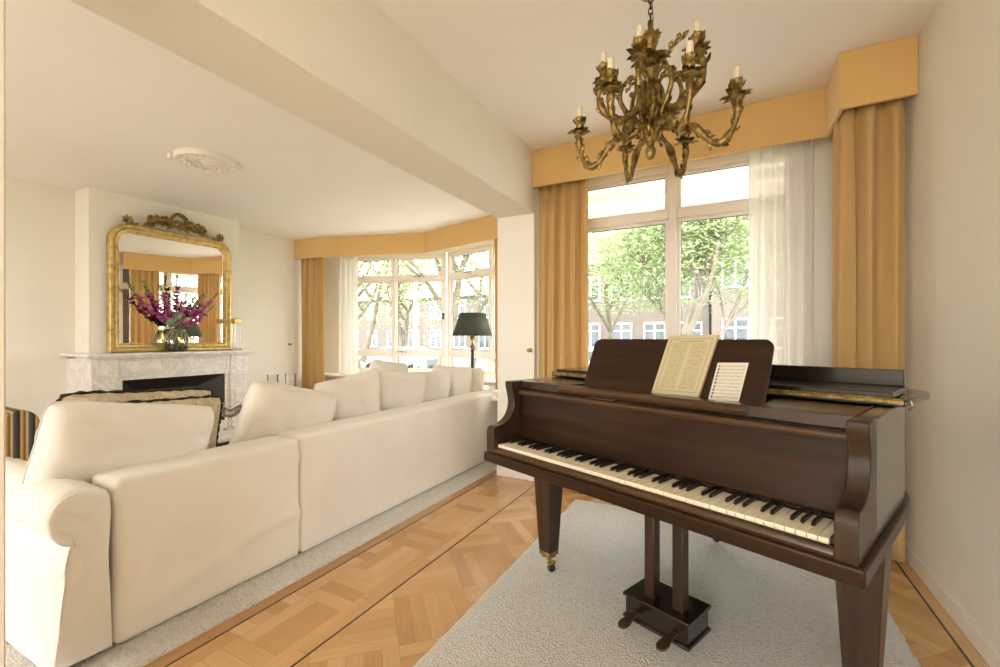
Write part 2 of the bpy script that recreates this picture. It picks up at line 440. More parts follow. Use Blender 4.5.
        if solid:
            b = o.modifiers.new('solid', 'SOLIDIFY'); b.thickness = solid; b.offset = 0
        if sub:
            b = o.modifiers.new('sub', 'SUBSURF'); b.levels = sub; b.render_levels = sub
        return o

def tag(o, label, cat, group=None, kind=None):
    o['label'] = label; o['category'] = cat
    if group: o['group'] = group
    if kind: o['kind'] = kind
    return o
def thing(name, label, cat, loc=(0, 0, 0), rz=0., group=None):
    o = bpy.data.objects.new(name, None); C.objects.link(o); o.empty_display_size = .1
    o.location = loc; o.rotation_euler = (0, 0, rz)
    return tag(o, label, cat, group)
def struct(o): o['kind'] = 'structure'; return o
def catmull(pts, n=6, closed=False):
    P = [Vector(p) for p in pts]; out = []; m = len(P)
    rng = range(m if closed else m-1)
    for i in rng:
        if closed: p0, p1, p2, p3 = P[i-1], P[i], P[(i+1) % m], P[(i+2) % m]
        else: p0, p1, p2, p3 = P[max(i-1, 0)], P[i], P[i+1], P[min(i+2, m-1)]
        for k in range(n):
            t = k/n
            out.append(.5*((2*p1)+(-p0+p2)*t+(2*p0-5*p1+4*p2-p3)*t*t+(-p0+3*p1-3*p2+p3)*t**3))
    if not closed: out.append(P[-1])
    return out
def copy_tree(o, parent=None):
    c = o.copy(); C.objects.link(c)
    if parent: c.parent = parent
    for ch in [x for x in bpy.data.objects if x.parent == o]: copy_tree(ch, c)
    return c
# ------------------------------------------------------------------ setting
XR, XL, YB = .86, -6.25, -2.8          # right wall, left wall, rear wall
YW = 3.62                              # window wall of the piano room
CH = 2.8
PX0, PX1 = -1.85, -1.492                 # pillar / beam between the two rooms
W = [(-6.25, 5.152), (-4.06, 5.8), (-2.2, 5.322), (-1.8, 3.85)]
def room_outline(g=0.):
    return [(XL-g, YB-g), (XR+g, YB-g), (XR+g, YW+.25), (-1.6, YW+.25), (W[2][0]+g, W[2][1]+g), (W[1][0], W[1][1]+g), (W[0][0]-g, W[0][1]+g)]
struct(MB().prism(room_outline(.14), -.2, 0).build('floor', 'parquet'))
struct(MB().prism(room_outline(.16), CH, CH+.2).build('ceiling', 'ceiling'))
struct(MB().box(XR, XR+.14, YB, YW+.25, 0, CH).build('wall_right', 'wall'))
struct(MB().box(XL-.14, XL, YB, W[0][1], 0, CH).build('wall_left', 'wall'))
# rear wall, with two tall openings added out of view for fill daylight
m = MB()
openings = [(-5.2, -2.9), (-1.25, .6)]
xs = [XL-.14]+[x for o in openings for x in o]+[XR+.14]
for i in range(0, len(xs), 2): m.box(xs[i], xs[i+1], YB-.14, YB, 0, CH)
for a, b in openings: m.box(a, b, YB-.14, YB, 2.55, CH)
struct(m.build('wall_back', 'wall'))
m = MB(); OX0, OX1, OZ0, OZ1 = -1.27, .43, .6, 2.6
m.box(PX1, OX0, YW, YW+.2, 0, CH).box(OX1, XR, YW, YW+.2, 0, CH).box(OX0, OX1, YW, YW+.2, 0, OZ0).box(OX0, OX1, YW, YW+.2, OZ1, CH)
struct(m.build('wall_window_side', 'wall'))
struct(MB().box(PX0, PX1, 3.45, 3.87, 0, CH).build('wall_pillar', 'wall', bevel=.004))
struct(MB().box(PX0, PX1, YB, .366, 0, CH).build('wall_divider', 'wall', bevel=.004))
struct(MB().box(PX0, PX1, .366, 3.45, 2.285, CH).build('trim_beam', 'wall', bevel=.004))
struct(MB().box(XL, -5.92, 2.04, 3.63, 0, CH).build('wall_chimney', 'wall', bevel=.003))
# bay walls under and over the windows
m = MB(); m2 = MB()
for i in range(3):
    m.wallbox(W[i], W[i+1], .18, 0, .6); m2.wallbox(W[i], W[i+1], .18, 2.6, CH)
struct(m.build('wall_bay', 'wall')); struct(m2.build('wall_bay_head', 'wall'))
# window board along the bay
mm = MB()
for i in range(3): mm.wallbox(W[i], W[i+1], .3, .6, .635, off=-.3)
struct(mm.build('trim_windowboard', 'white_paint', bevel=.006))
# baseboards
def skirting(name, a, b, th=.016, h=.095):
    m = MB(); m.wallbox(a, b, th, 0, h-.02); m.wallbox(a, b, th*.6, h-.02, h)
    return struct(m.build(name, 'white_paint', bevel=.003))
skirting('baseboard_right', (XR, YB), (XR, YW))
skirting('baseboard_window_side', (XR, YW), (PX1, YW))
skirting('baseboard_pillar', (PX1+.0, 3.45), (PX0, 3.45))
skirting('baseboard_pillar_side', (PX1, YW), (PX1, 3.45))
skirting('baseboard_left', (XL, 2.04), (XL, YB))
skirting('baseboard_left_far', (XL, W[0][1]), (XL, 3.63))

# ------------------------------------------------------------------ windows
def window(name, a, b, z0, z1, mull, trans, y=.05, fw=.06, label=None, sash=True):
    a, b = Vector(a), Vector(b); d = b-a; L = d.length
    o = bpy.data.objects.new(name, None); C.objects.link(o); o.location = (a.x, a.y, 0); o.rotation_euler = (0, 0, math.atan2(d.y, d.x))
    struct(o)
    f = MB(); t = .07
    f.box(0, L, y, y+t, z0, z0+fw).box(0, L, y, y+t, z1-fw, z1).box(0, fw, y, y+t, z0+fw, z1-fw).box(L-fw, L, y, y+t, z0+fw, z1-fw)
    xs = [0]+list(mull)+[L]; zs = [z0]+list(trans)+[z1]
    for x in mull: f.box(x-fw/2, x+fw/2, y, y+t, z0+fw, z1-fw)
    for z in trans:
        for i in range(len(xs)-1):
            f.box(xs[i]+(fw if i == 0 else fw/2), xs[i+1]-(fw if i == len(xs)-2 else fw/2), y, y+t, z-fw/2, z+fw/2)
    fo = struct(f.build('window_frame', 'frame_paint', o, bevel=.006))
    for i in range(len(xs)-1):
        for j in range(len(zs)-1):
            x0 = xs[i]+(fw if i == 0 else fw/2); x1 = xs[i+1]-(fw if i == len(xs)-2 else fw/2)
            c0 = zs[j]+(fw if j == 0 else fw/2); c1 = zs[j+1]-(fw if j == len(zs)-2 else fw/2)
            g = .004; s = .026
            gap = MB(); ww = MB()
            def ring(mb, x0, x1, c0, c1, w, ya, yb):
                mb.box(x0, x1, ya, yb, c0, c0+w).box(x0, x1, ya, yb, c1-w, c1).box(x0, x0+w, ya, yb, c0+w, c1-w).box(x1-w, x1, ya, yb, c0+w, c1-w)
            ring(ww, x0+.001, x1-.001, c0+.001, c1-.001, s, y+.02, y+.055)
            sh = struct(ww.build('sash', 'frame_paint', o, bevel=.003))
            ring(gap, x0+s, x1-s, c0+s, c1-s, g, y+.03, y+.05)
            struct(gap.build('glazing_seal', 'dark_gap', sh))
            struct(MB().box(x0+s+g, x1-s-g, y+.038, y+.042, c0+s+g, c1-s-g).build('pane', 'pane', sh))
    return o
wm = window('window_1', (OX0, YW+.1), (OX1, YW+.1), OZ0, OZ1, [.853], [2.2], y=.0, fw=.062)
struct(MB().box(OX0, OX1, YW-.03, YW+.1, OZ0-.03, OZ0).build('trim_sill', 'white_paint', bevel=.005))
seg = lambda i: (W[i], W[i+1], math.dist(W[i], W[i+1]))
a, b, L1 = seg(0)
dd_ = (Vector(b)-Vector(a)).normalized(); as_ = tuple(Vector(a)+dd_*.56); L1 -= .56
struct(MB().wallbox(a, as_, .18, .6, 2.6).build('wall_bay_pier', 'wall'))
wb = window('window_2', as_, b, .635, 2.6, [L1-.898], [.97, 2.2])
a, b, L2 = seg(1)
wc = window('window_3', a, b, .635, 2.6, [.955], [.97, 2.2])
a, b, L3 = seg(2)
wd = window('window_4', a, b, .635, 2.6, [L3/2], [2.2])
# stays and handles on the bay casements
def casement_stay(parent, x, z):
    o = MB().tube([(x-.09, .035, z), (x, .02, z+.006), (x+.09, .035, z)], .007, 6).tube([(x, .045, z-.012), (x, .015, z+.02)], .009, 6).build('window_stay', 'chrome', parent, smooth=True)
    struct(o)
casement_stay(wb, L1-.45, 2.225); casement_stay(wc, .48, 2.225); casement_stay(wb, L1-.75, .99)
o = MB().box(L1-.055, L1-.035, .02, .05, 1.52, 1.62).tube([(L1-.045, .03, 1.6), (L1-.045, .0, 1.6), (L1-.0, -.01, 1.6)], .008, 6).build('window_handle', 'black_metal', wb); struct(o)

# ------------------------------------------------------------------ pelmets and curtains
def strip(path, th, z0, z1):       # board following a plan polyline, one closed outline
    P = [Vector(p) for p in path]; n = len(P); off = []
    for i in range(n):
        d1 = (P[i]-P[i-1]).normalized() if i else (P[1]-P[0]).normalized()
        d2 = (P[i+1]-P[i]).normalized() if i < n-1 else d1
        n1 = Vector((-d1.y, d1.x)); n2 = Vector((-d2.y, d2.x)); nn = (n1+n2).normalized()
        off.append(P[i]+nn*th/max(.3, nn.dot(n1)))
    return MB().prism([tuple(p) for p in P]+[tuple(p) for p in off[::-1]], z0, z1)
tag(strip([(PX1+.002, 3.4), (.525, 3.4), (.525, 3.03), (XR-.002, 3.03)], .025, 2.49, CH-.001).build('curtain_pelmet', 'pelmet', bevel=.004),
    'gold fabric pelmet over the window behind the piano, stepped forward at the right wall', 'pelmet')
PB = [(XL+.002, 4.72), (-5.85, 4.75), (-4.06, 5.28), (-2.32, 4.83), (-1.93, 3.9)]
tag(strip(PB, .025, 2.49, CH-.001).build('curtain_pelmet', 'pelmet'),
    'gold fabric pelmet angled around the bay window beyond the sofa', 'pelmet')

def curtain(path, z0, z1, pleat, amp, mat, seed, name='curtain', parent=None, taper=.0, hem=True, puddle=0.):
    r = random.Random(seed); P = [Vector(p) for p in path]; pleat *= 1.12
    seglen = [(P[i+1]-P[i]).length for i in range(len(P)-1)]; L = sum(seglen)
    N = max(40, int(L/.006)); nz = 26
    n_pl = max(2, round(L/pleat)); ph = [r.uniform(-1.1, 1.1) for _ in range(n_pl+3)]; am = [r.uniform(.35, 1.3) for _ in range(n_pl+3)]
    def base(t):
        s = t*L
        for i, l in enumerate(seglen):
            if s <= l or i == len(seglen)-1:
                d = (P[i+1]-P[i])/l; return P[i]+d*min(s, l), Vector((-d.y, d.x))
            s -= l
    def pt(i, j):
        t = i/N; h = j/nz; t = t+.35*pleat/L*math.sin(t*L/pleat*2.1+seed)*math.sin(PI*t)*(1.4-.4*h)+.012*math.sin(5*(1-h)+t*9+seed)*math.sin(PI*t); p, n = base(max(0, min(1, t)))
        k = t*n_pl; ki = int(k); f = k-ki
        a = am[ki]*(1-f)+am[ki+1]*f; q = ph[ki]*(1-f)+ph[ki+1]*f
        drop = 1-h          # 0 at top .. handled: h=1 is top
        ww = math.sin(2*PI*k+q*.8*drop+.5*math.sin(drop*2.2+ki))
        sharp = math.copysign(abs(ww)**.75, ww)
        A = amp*a*(.55+.45*drop)
        off = sharp*A + .25*amp*math.sin(4*PI*k*.5+3*drop+q)
        lat = .25*pleat*math.sin(2*PI*k*2+q)*drop*.35
        d = Vector((n.y, -n.x))
        z = z0+(z1-z0)*h
        top = max(0, 1-(z1-z)/.09)       # gathered header
        off = off*(1-.35*top)+.3*amp*top*math.sin(2*PI*k*2)
        q2 = p+n*off+d*lat
        return Vector((q2.x, q2.y, z))
    return MB().grid(pt, N, nz).build(name, mat, parent, smooth='all', solid=.003)
tag(curtain([(PX1+.02, 3.5), (-1.035, 3.5)], .012, 2.55, .085, .042, 'curtain', 1), 'long gold curtain left of the piano room window, beside the white pillar', 'curtain', 'gold curtains')
tag(curtain([(.575, 3.32), (.565, 3.16), (.6, 3.115), (.825, 3.115)],   .012, 2.55, .095, .042, 'curtain', 5), 'long gold curtain in the corner against the right wall, behind the piano lid', 'curtain', 'gold curtains')
tag(curtain([(.105, 3.56), (.48, 3.56)], .03, 2.55, .07, .03, 'sheer', 3), 'white sheer curtain over the right side of the window behind the piano', 'curtain', 'white sheer curtains')
tag(curtain([(-6.2, 4.81), (-5.7, 4.86)], .012, 2.55, .1, .036, 'curtain', 8), 'gold curtain at the fireplace end of the bay window', 'curtain', 'gold curtains')
tag(curtain([(-5.62, 5.05), (-5.27, 5.14)], .64, 2.55, .075, .03, 'sheer', 9), 'white sheer curtain in the bay next to the gold curtain near the fireplace', 'curtain', 'white sheer curtains')
tag(curtain([(-2.78, 5.1), (-2.3, 4.97)], .012, 2.55, .08, .03, 'curtain', 11), 'gold curtain at the pillar end of the bay, beyond the last sofa cushion', 'curtain', 'gold curtains')
tag(curtain([(-2.02, 4.42), (-1.9, 4.0)], .012, 2.55, .08, .03, 'curtain', 12), 'gold curtain on the side facet of the bay, seen only in the mirror', 'curtain', 'gold curtains')
# the curtain hooks
def hook(loc, rz, label):
    t = thing('curtain_hook', label, 'curtain hook', loc, rz)
    MB().lathe([(.018, 0), (.018, .004), (.008, .008), (.006, .03), (.014, .036), (.017, .045), (.012, .054), (0.0001, .057)], (0, 0, 0), 14, Matrix.Rotation(PI/2, 4, 'X')).build('hook_knob', 'brass', t, smooth=True)
hook((-1.525, 3.45, 1.115), 0, 'small brass curtain hook on the white pillar beside the gold curtain')
hook((XL, 4.62, 1.12), PI/2, 'small brass curtain hook on the wall right of the fireplace')
t = thing('light_switch', 'small white light switch on the side of the chimney breast, left of the mirror', 'light switch', (-6.1, 2.04, 1.2))
MB().box(-.04, .04, -.01, 0, -.04, .04).build('switch_plate', 'white_paint', t, bevel=.003)
MB().box(-.016, .016, -.016, -.01, -.025, .025).build('rocker', 'white_paint', t, bevel=.002)

# ------------------------------------------------------------------ ceiling rose
t = thing('ceiling_rose', 'white carved plaster rose on the ceiling of the sofa room', 'ceiling rose', (-4.10, 2.21, CH-.001)); t.scale = (.8, .8, 1.5)
SY = 1.
m = MB().lathe([(.0001, -.035), (.03, -.034), (.05, -.02), (.07, -.012), (.1, -.012), (.12, -.022), (.14, -.024), (.155, -.012), (.2, -.01), (.235, -.018), (.26, -.03), (.28, -.03), (.29, -.015), (.29, 0)], (0, 0, 0), 48)
m.build('rose_disc', 'white_paint', t, smooth=True)
m = MB()
for k in range(20):
    a = 2*PI*k/20; c = Vector((math.cos(a)*.205, math.sin(a)*.205, -.016))
    m.ball(c, .022, 6, (1, 1, .8)); m.ball(Vector((math.cos(a+.16)*.235, math.sin(a+.16)*.235, -.02)), .013, 6)
m.build('leaf_ring', 'white_paint', t, smooth=True); m = MB()
for k in range(36):
    a = 2*PI*k/36; m.ball((math.cos(a)*.112, math.sin(a)*.112, -.02), .008, 6)
m.build('bead_ring', 'white_paint', t, smooth=True)
for sx in (-1, 1):
    mm = MB()
    mm.ball((sx*.285, 0, -.008), .05, 8, (1, 1, .35))
    for k in range(5):
        a = (k-2)*.5; mm.ball((sx*(.285+.045*math.cos(a)), .045*math.sin(a), -.014), .017, 6)
    e = mm.build('shell_end', 'white_paint', t, smooth=True); e.rotation_euler = (0, 0, .95)

# ------------------------------------------------------------------ outdoors
GZ = -.6
struct(MB().box(-60, 45, -40, 9.2, GZ-.1, GZ-.02).build('ground', 'pavement'))
struct(MB().box(-60, 45, 9.2, 14.2, GZ-.1, GZ-.0).build('lawn', 'grass_mat'))
struct(MB().box(-60, 45, 14.2, 21, GZ-.1, GZ-.04).build('road', 'asphalt'))
struct(MB().box(-60, 45, 21, 60, GZ-.1, GZ-.0).build('lawn', 'grass_mat'))
# brick pier beside the piano window and awning above it
struct(MB().box(-1.6, -1.24, YW+.25, YW+.5, GZ, 3.2).build('wall_pier', 'brick_pale'))
t = thing('awning', 'cream window awning let out above the piano room window', 'awning', (-.4, 3.9, 0))
mw = MB(); 
for k in range(6):
    f0, f1 = k/6, (k+1)/6-.02
    y0, y1 = .05+1.15*f0, .05+1.15*f1; z0, z1 = 3.2-.42*f0, 3.2-.42*f1
    mw.add([(-1.5, y0, z0), (1.6, y0, z0), (1.6, y1, z1), (-1.5, y1, z1), (-1.5, y0, z0+.01), (1.6, y0, z0+.01), (1.6, y1, z1+.01), (-1.5, y1, z1+.01)], [(0,3,2,1),(4,5,6,7),(0,1,5,4),(1,2,6,5),(2,3,7,6),(3,0,4,7)])
mw.build('awning_canopy', 'awning_cloth', t)
MB().box(-1.5, 1.6, 1.19, 1.25, 2.7, 2.79).build('front_bar', 'frame_paint', t, bevel=.01)
MB().box(-1.5, 1.6, 1.2, 1.22, 2.5, 2.7).build('valance', 'awning_cloth', t)

def tree(name, label, base, h, spread, seed, lean=(0, 0), fork=None, mat='leaves_a', trunk_r=.16, nleaf=5200, low=1.4, group='trees outside'):
    r = random.Random(seed); t = thing(name, label, 'tree', (base[0], base[1], GZ), 0, group)
    tb = MB(); tips = []
    def branch(p, d, ln, rad, lvl):
        pts = [p.copy()]; q = p.copy(); dd = d.copy()
        for i in range(5):
            dd = (dd+Vector((r.uniform(-.16, .16), r.uniform(-.16, .16), r.uniform(-.02, .12)))).normalized(); q = q+dd*ln/5; pts.append(q.copy())
            if lvl >= 1: tips.append((q.copy(), lvl))
        tb.tube(pts, lambda u: rad*.72*(1-.6*u), 8 if lvl < 2 else 5)
        if lvl < 3:
            for k in range(r.choice((3, 4)) if lvl else 4):
                a = r.uniform(0, 2*PI); up = r.uniform(.25, .9)
                s = pts[r.choice((3, 4, 5)) if lvl == 0 else r.choice((2, 3, 4, 5))]
                nd = Vector((math.cos(a), math.sin(a), up)).normalized()
                branch(s, (nd+dd*.5).normalized(), ln*r.uniform(.5, .75), rad*.5, lvl+1)
    branch(Vector((0, 0, 0)), Vector((lean[0], lean[1], 1)).normalized(), h*.42, trunk_r, 0)
    if fork: branch(Vector((0, 0, h*.12)), Vector((fork[0], fork[1], 1)).normalized(), h*.4, trunk_r*.7, 0)
    tb.build('trunk', 'bark', t, smooth=True)
    lf = MB(); 
    for i in range(int(nleaf*2.3)):
        c, lv = tips[r.randrange(len(tips))]
        rad = spread*(.36 if lv == 1 else .3)
        p = c+Vector((r.gauss(0, rad), r.gauss(0, rad), r.gauss(0, rad*.6)))
        if p.z < low: continue
        s = r.uniform(.032, .075); u = Vector((r.uniform(-1, 1), r.uniform(-1, 1), r.uniform(-.5, .5))).normalized()
        w = u.cross(Vector((r.uniform(-.4, .4), r.uniform(-.4, .4), 1))).normalized()
        n = u.cross(w)*s*.25
        lf.add([p-u*s, p-w*s*.5+n, p+u*s, p+w*s*.5+n], [(0, 1, 2, 3)])
    o = lf.build('foliage', mat, t); o['kind'] = 'stuff'
    return t
tree('street_tree', 'tree with a slim straight trunk outside the left half of the piano room window', (-3.04, 13), 8, 2.3, 21, trunk_r=.17, nleaf=5200, low=2.6)
tree('street_tree', 'thick-trunked tree just left of the mullion of the piano room window', (-1.33, 10), 7.5, 2.2, 22, trunk_r=.19, nleaf=5200, low=2.9)
tree('street_tree', 'forked tree leaning right outside the right half of the piano room window', (-.85, 9.5), 6.5, 1.9, 25, lean=(.1, 0), fork=(.6, .1), mat='leaves_b', trunk_r=.13, nleaf=4800, low=2.4)
tree('street_tree', 'forked tree outside the left light of the bay window', (-11.1, 11), 8.5, 2.6, 31, fork=(.35, 0), trunk_r=.2, nleaf=5200, low=1.7)
tree('street_tree', 'small far tree with a low fork seen in the middle light of the bay', (-14.3, 17), 7.5, 2.4, 33, fork=(-.3, 0), trunk_r=.22, nleaf=4200, low=2.5, mat='leaves_b')
tree('street_tree', 'thick grey tree trunk near the corner post of the bay window', (-7.2, 10), 8.5, 2.6, 34, trunk_r=.26, nleaf=5200, low=1.8)
tree('street_tree', 'tree behind the lamp with the green shade, outside the bay', (-8.9, 14.5), 8.5, 2.8, 36, trunk_r=.2, nleaf=5200, low=1.6)
tree('street_tree', 'tree to the side of the house, seen only in the mirror over the mantel', (5.2, 8.8), 6, 2.2, 41, trunk_r=.15, nleaf=3200, low=1.2)
t = thing('lamp_post', 'thin white street lamp post outside the bay window', 'lamp post', (-7.06, 8.8, GZ))
MB().tube([(0, 0, 0), (0, 0, 6)], lambda u: .05-.02*u, 8).build('post', 'frame_paint', t, smooth=True)
MB().lathe([(.05, 0), (.18, .08), (.2, .3), (.05, .4)], (0, 0, 5.9), 12).build('lantern', 'frame_paint', t, smooth=True)

def house(x0, x1, y, z1, cols, rows, wall, label, wz=1.1, ww=1.2, seed=1, roof=True):
    r = random.Random(seed); t = thing('house', label, 'house', ((x0+x1)/2, y, GZ), 0, 'houses across the street')
    w = (x1-x0)/2
    MB().box(-w, w, 0, 8, 0, z1-GZ).build('house_wall', wall, t)
    if roof: 
        MB().prism_x([(-.4, z1-GZ), (8.4, z1-GZ), (4, z1-GZ+2.6)], -w-.2, w+.2).build('roof', 'roof_tile', t)
    for zz in rows:
        for i in range(cols):
            cx = -w+(i+.5)*2*w/cols; wi = MB(); wh = 1.5
            wi.box(cx-ww/2, cx+ww/2, -.06, .0, zz, zz+.09).box(cx-ww/2, cx+ww/2, -.06, 0, zz+wh-.09, zz+wh)
            for xx in (cx-ww/2, cx-.04, cx+ww/2-.08): wi.box(xx, xx+.08, -.06, 0, zz+.09, zz+wh-.09)
            wi.box(cx-ww/2+.08, cx+ww/2-.08, -.05, 0, zz+1.0, zz+1.06)
            fr = wi.build('house_window', 'frame_paint', t)
            MB().box(cx-ww/2+.02, cx+ww/2-.02, -.02, -.005, zz+.02, zz+wh-.02).build('house_pane', 'car_glass', fr)
    return t
house(-14, -1.1, 26, 5.6, 7, (1.2, 4.0), 'brick', 'brown brick house beyond the trees, left part of the piano room window', seed=2)
house(-.9, 9.5, 24.5, 6.6, 5, (1.3, 4.3), 'brick', 'taller brown brick house beyond the trees, right part of the piano room window', seed=3)
house(-42, -16, 30, 4.6, 11, (1.0, 3.4), 'brick_pale', 'long pale brick house across the street outside the bay', seed=4)

def car(x, y, paint, label, seed):
    t = thing('parked_car', label, 'car', (x, y, GZ-.04), 0, 'cars parked along the street')
    prof = [(-2.1, .35), (-2.15, .75), (-1.9, .95), (-1.45, 1.0), (-.85, 1.42), (.75, 1.45), (1.45, 1.0), (2.05, .88), (2.15, .6), (2.1, .35), (1.75, .3), (1.6, .55), (1.3, .66), (1.0, .55), (.85, .3), (-.85, .3), (-1.0, .55), (-1.3, .66), (-1.6, .55), (-1.75, .3)]
    m = MB(); vs = [(px_, -.85 if z < 1.05 else -.65, z) for px_, z in prof]+[(px_, .85 if z < 1.05 else .65, z) for px_, z in prof]; n = len(prof)
    m.add(vs, [tuple(range(n)), tuple(range(2*n-1, n-1, -1))]+[(i, n+i, n+(i+1) % n, (i+1) % n) for i in range(n)])
    m.build('car_body', car_paint('car_paint_'+str(seed), paint), t, merge=True)
    for a, b in ((-1.3, -.15), (-.05, 1.2)):
        q = .35 if a < -.2 else 0; q2 = .42 if b > 1 else 0
        MB().add([(a, -.87, 1.0), (b, -.87, 1.0), (b-q2, -.70, 1.36), (a+q, -.70, 1.36), (a, -.82, 1.0), (b, -.82, 1.0), (b-q2, -.64, 1.36), (a+q, -.64, 1.36)], [(0,1,2,3), (7,6,5,4), (0,4,5,1), (1,5,6,2), (2,6,7,3), (3,7,4,0)]).build('side_window', 'car_glass', t)
    for xx in (-1.3, 1.3):
        for yy in (-.8, .62):
            MB().lathe([(.31, 0), (.32, .03), (.32, .17), (.31, .2), (.0001, .2)], (xx, yy+.18, .32), 18, Matrix.Rotation(PI/2, 4, 'X')).build('wheel', 'tyre', t, smooth=True)
    return t
for i, (x, c, lab) in enumerate([(-24.2, '#8C9298', 'grey-blue parked car farthest left outside the bay window'), (-19.2, '#B8B6B0', 'pale grey parked car outside the left lights of the bay window'), (-14.4, '#6E7478', 'dark grey parked car seen either side of the lamp post'), (-9.6, '#A9A29A', 'beige-grey parked car behind the lamp with the green shade'), (-4.8, '#C9C9C6', 'silver parked car past the end of the bay')]):
    car(x, 17, lin(c), lab, i)
# ------------------------------------------------------------------ rugs
def rug(name, x0, x1, y0, y1, h, mat, label, cat, seed):
    r = random.Random(seed); nx, ny = 60, 80
    def edge(t): return mn.noise(Vector((t*9, seed, 0)))*.006
    m = MB(); nu = int((x1-x0)/.02); nv = int((y1-y0)/.02)
    def P(i, j):
        x = x0+(x1-x0)*i/nu; y = y0+(y1-y0)*j/nv
        e = min(i, nu-i, j, nv-j); hh = h*(0 if e == 0 else .72 if e == 1 else .95 if e == 2 else 1)
        jx = (mn.noise(Vector((x*30, y*30, seed)))*.006 if e < 2 else 0)
        return Vector((x+jx, y+jx, .001+hh+(mn.noise(Vector((x*45, y*45, seed)))*.0035 if e > 0 else 0)))
    m.grid(P, nu, nv)
    return tag(m.build(name, mat, smooth='all'), label, cat)
rug('area_rug', -1.045, .62, .8, 3.2, .016, 'rug', 'cream wool rug under the piano on the parquet', 'rug', 2)
rug('area_rug', -5.1, -1.93, -.9, 4.35, .02, 'rug2', 'cream shaggy rug under the white sofa, its edge showing along the parquet', 'rug', 3)

# ------------------------------------------------------------------ soft shapes
def wr(p, s, a, seed=0):     # wrinkle noise vector
    return Vector((mn.noise(Vector((p.x*s, p.y*s, p.z*s+seed))), mn.noise(Vector((p.y*s+7, p.z*s, p.x*s+seed))), mn.noise(Vector((p.z*s, p.x*s+13, p.y*s+seed)))))*a
def softbox(x0, x1, y0, y1, z0, z1, rad, step=.035, wrinkle=.004, ws=4., seed=0, fold=0., flare=0.):
    """rounded box skin with a bit of slack in the cloth"""
    m = MB(); cx, cy, cz = (x0+x1)/2, (y0+y1)/2, (z0+z1)/2; hx, hy, hz = (x1-x0)/2, (y1-y0)/2, (z1-z0)/2
    def proj(v):
        q = Vector((max(-hx+rad, min(hx-rad, v.x)), max(-hy+rad, min(hy-rad, v.y)), max(-hz+rad, min(hz-rad, v.z))))
        d = v-q
        if d.length > 1e-9: d = d.normalized()*rad
        p = q+d
        k = 1.
        w = wr(p, ws, wrinkle, seed)
        if fold:
            a_ = p.y*1.0+p.z*.45; b_ = p.z-.45*p.y; nn_ = mn.noise(Vector((a_*1.3+seed, b_*3.6, seed*1.7)))
            ri = max(0, 1-abs(nn_)*4.5)**2*max(0, .35+mn.noise(Vector((a_*1.1, b_*1.5, seed+5.))))
            dn = d.normalized() if d.length > 1e-6 else Vector()
            w += dn*ri*fold*2.6; bt = max(0, min(1, (p.z+hz)/.16)); w = Vector((w.x*(.3+.7*bt), w.y*(.3+.7*bt), w.z*bt*bt*.6))
        if flare: 
            tt = max(0, .5-(p.z+hz)/(2*hz))*2; w += Vector((d.x, d.y, 0))*flare*tt
        return p+w+Vector((cx, cy, cz))
    for ax in range(3):
        for sg in (-1, 1):
            h = [hx, hy, hz]; a, b = (ax+1) % 3, (ax+2) % 3
            na = max(4, int(2*h[a]/step)); nb = max(4, int(2*h[b]/step))
            # concentrate rows near edges so the rounding is smooth
            def tt(i, n): 
                u = i/n*2-1; return math.copysign(1-(1-abs(u))**1.25, u) if n > 3 else u
            def P(i, j):
                v = [0, 0, 0]; v[ax] = sg*h[ax]; v[a] = h[a]*tt(i, na)*(sg); v[b] = h[b]*tt(j, nb); return proj(Vector(v))
            m.grid(P, na, nb)
    return m
def pillow(w, h, t, seed=0, pinch=.07, n=26, wrinkle=.006, sag=0.):
    """cushion standing in its local x (width) z (height) plane, y thickness; origin at bottom centre"""
    m = MB()
    def surf(sg):
        def P(i, j):
            u = 2*i/n-1; v = 2*j/n-1; v0 = v
            c = (1-abs(u)**3.6)*(1-abs(v)**3.6); th = t/2*max(0, c)**.45
            px_ = u*w/2*(1-pinch*(1-v*v)); pz = v*h/2*(1-pinch*(1-u*u))
            rc = 1-.07*(abs(u)*abs(v))**5; px_ *= rc; pz *= rc
            k = mn.noise(Vector((u*2.2+seed, v*2.2, sg)))*wrinkle*2+mn.noise(Vector((u*6+seed, v*6, sg*2)))*wrinkle
            ridge = math.sin(math.atan2(v, u)*9+seed)*.006*(abs(u)*abs(v))
            return Vector((px_, sg*(th+(k+ridge)*min(1, c*3)), pz+h/2*(1)-sag*h*(1-abs(u)**1.5)*max(0, v)))
        return P
    a = surf(1); b = surf(-1)
    m.grid(lambda i, j: a(n-i, j), n, n); m.grid(b, n, n)
    return m
def pillow_edge(w, h, n, pinch, sag):
    out = []
    for k in range(4*n):
        s, f = divmod(k, n); q = 2*f/n-1
        u, v = [(q, -1), (1, q), (-q, 1), (-1, -q)][s]
        rc = 1-.07*(abs(u)*abs(v))**5
        out.append(Vector((rc*u*w/2*(1-pinch*(1-v*v)), 0, rc*v*h/2*(1-pinch*(1-u*u))+h/2-sag*h*(1-abs(u)**1.5)*max(0, v))))
    return out
def cushion(loc, rot, w, h, t, seed, label, group, mat='cushion_white', trim=None, name='sofa_cushion', pinch=.07, sag=0.):
    m = pillow(w, h, t, seed, pinch=pinch, sag=sag)
    o = m.build(name, mat, smooth='all', merge=True); o.location = loc; o.rotation_euler = rot
    tag(o, label, 'cushion', group)
    e = pillow_edge(w, h, 26, pinch, sag)
    if trim:
        r2 = random.Random(seed)
        MB().tube([p*1.0+Vector((0, r2.uniform(-.004, .004), r2.uniform(-.004, .004))) for p in e], lambda u: .009+.003*math.sin(u*240), 6, closed=True).build('rope_trim', trim, o, smooth='all')
    else:
        MB().tube(e, .0035, 5, closed=True).build('piping', mat, o, smooth='all')
    return o

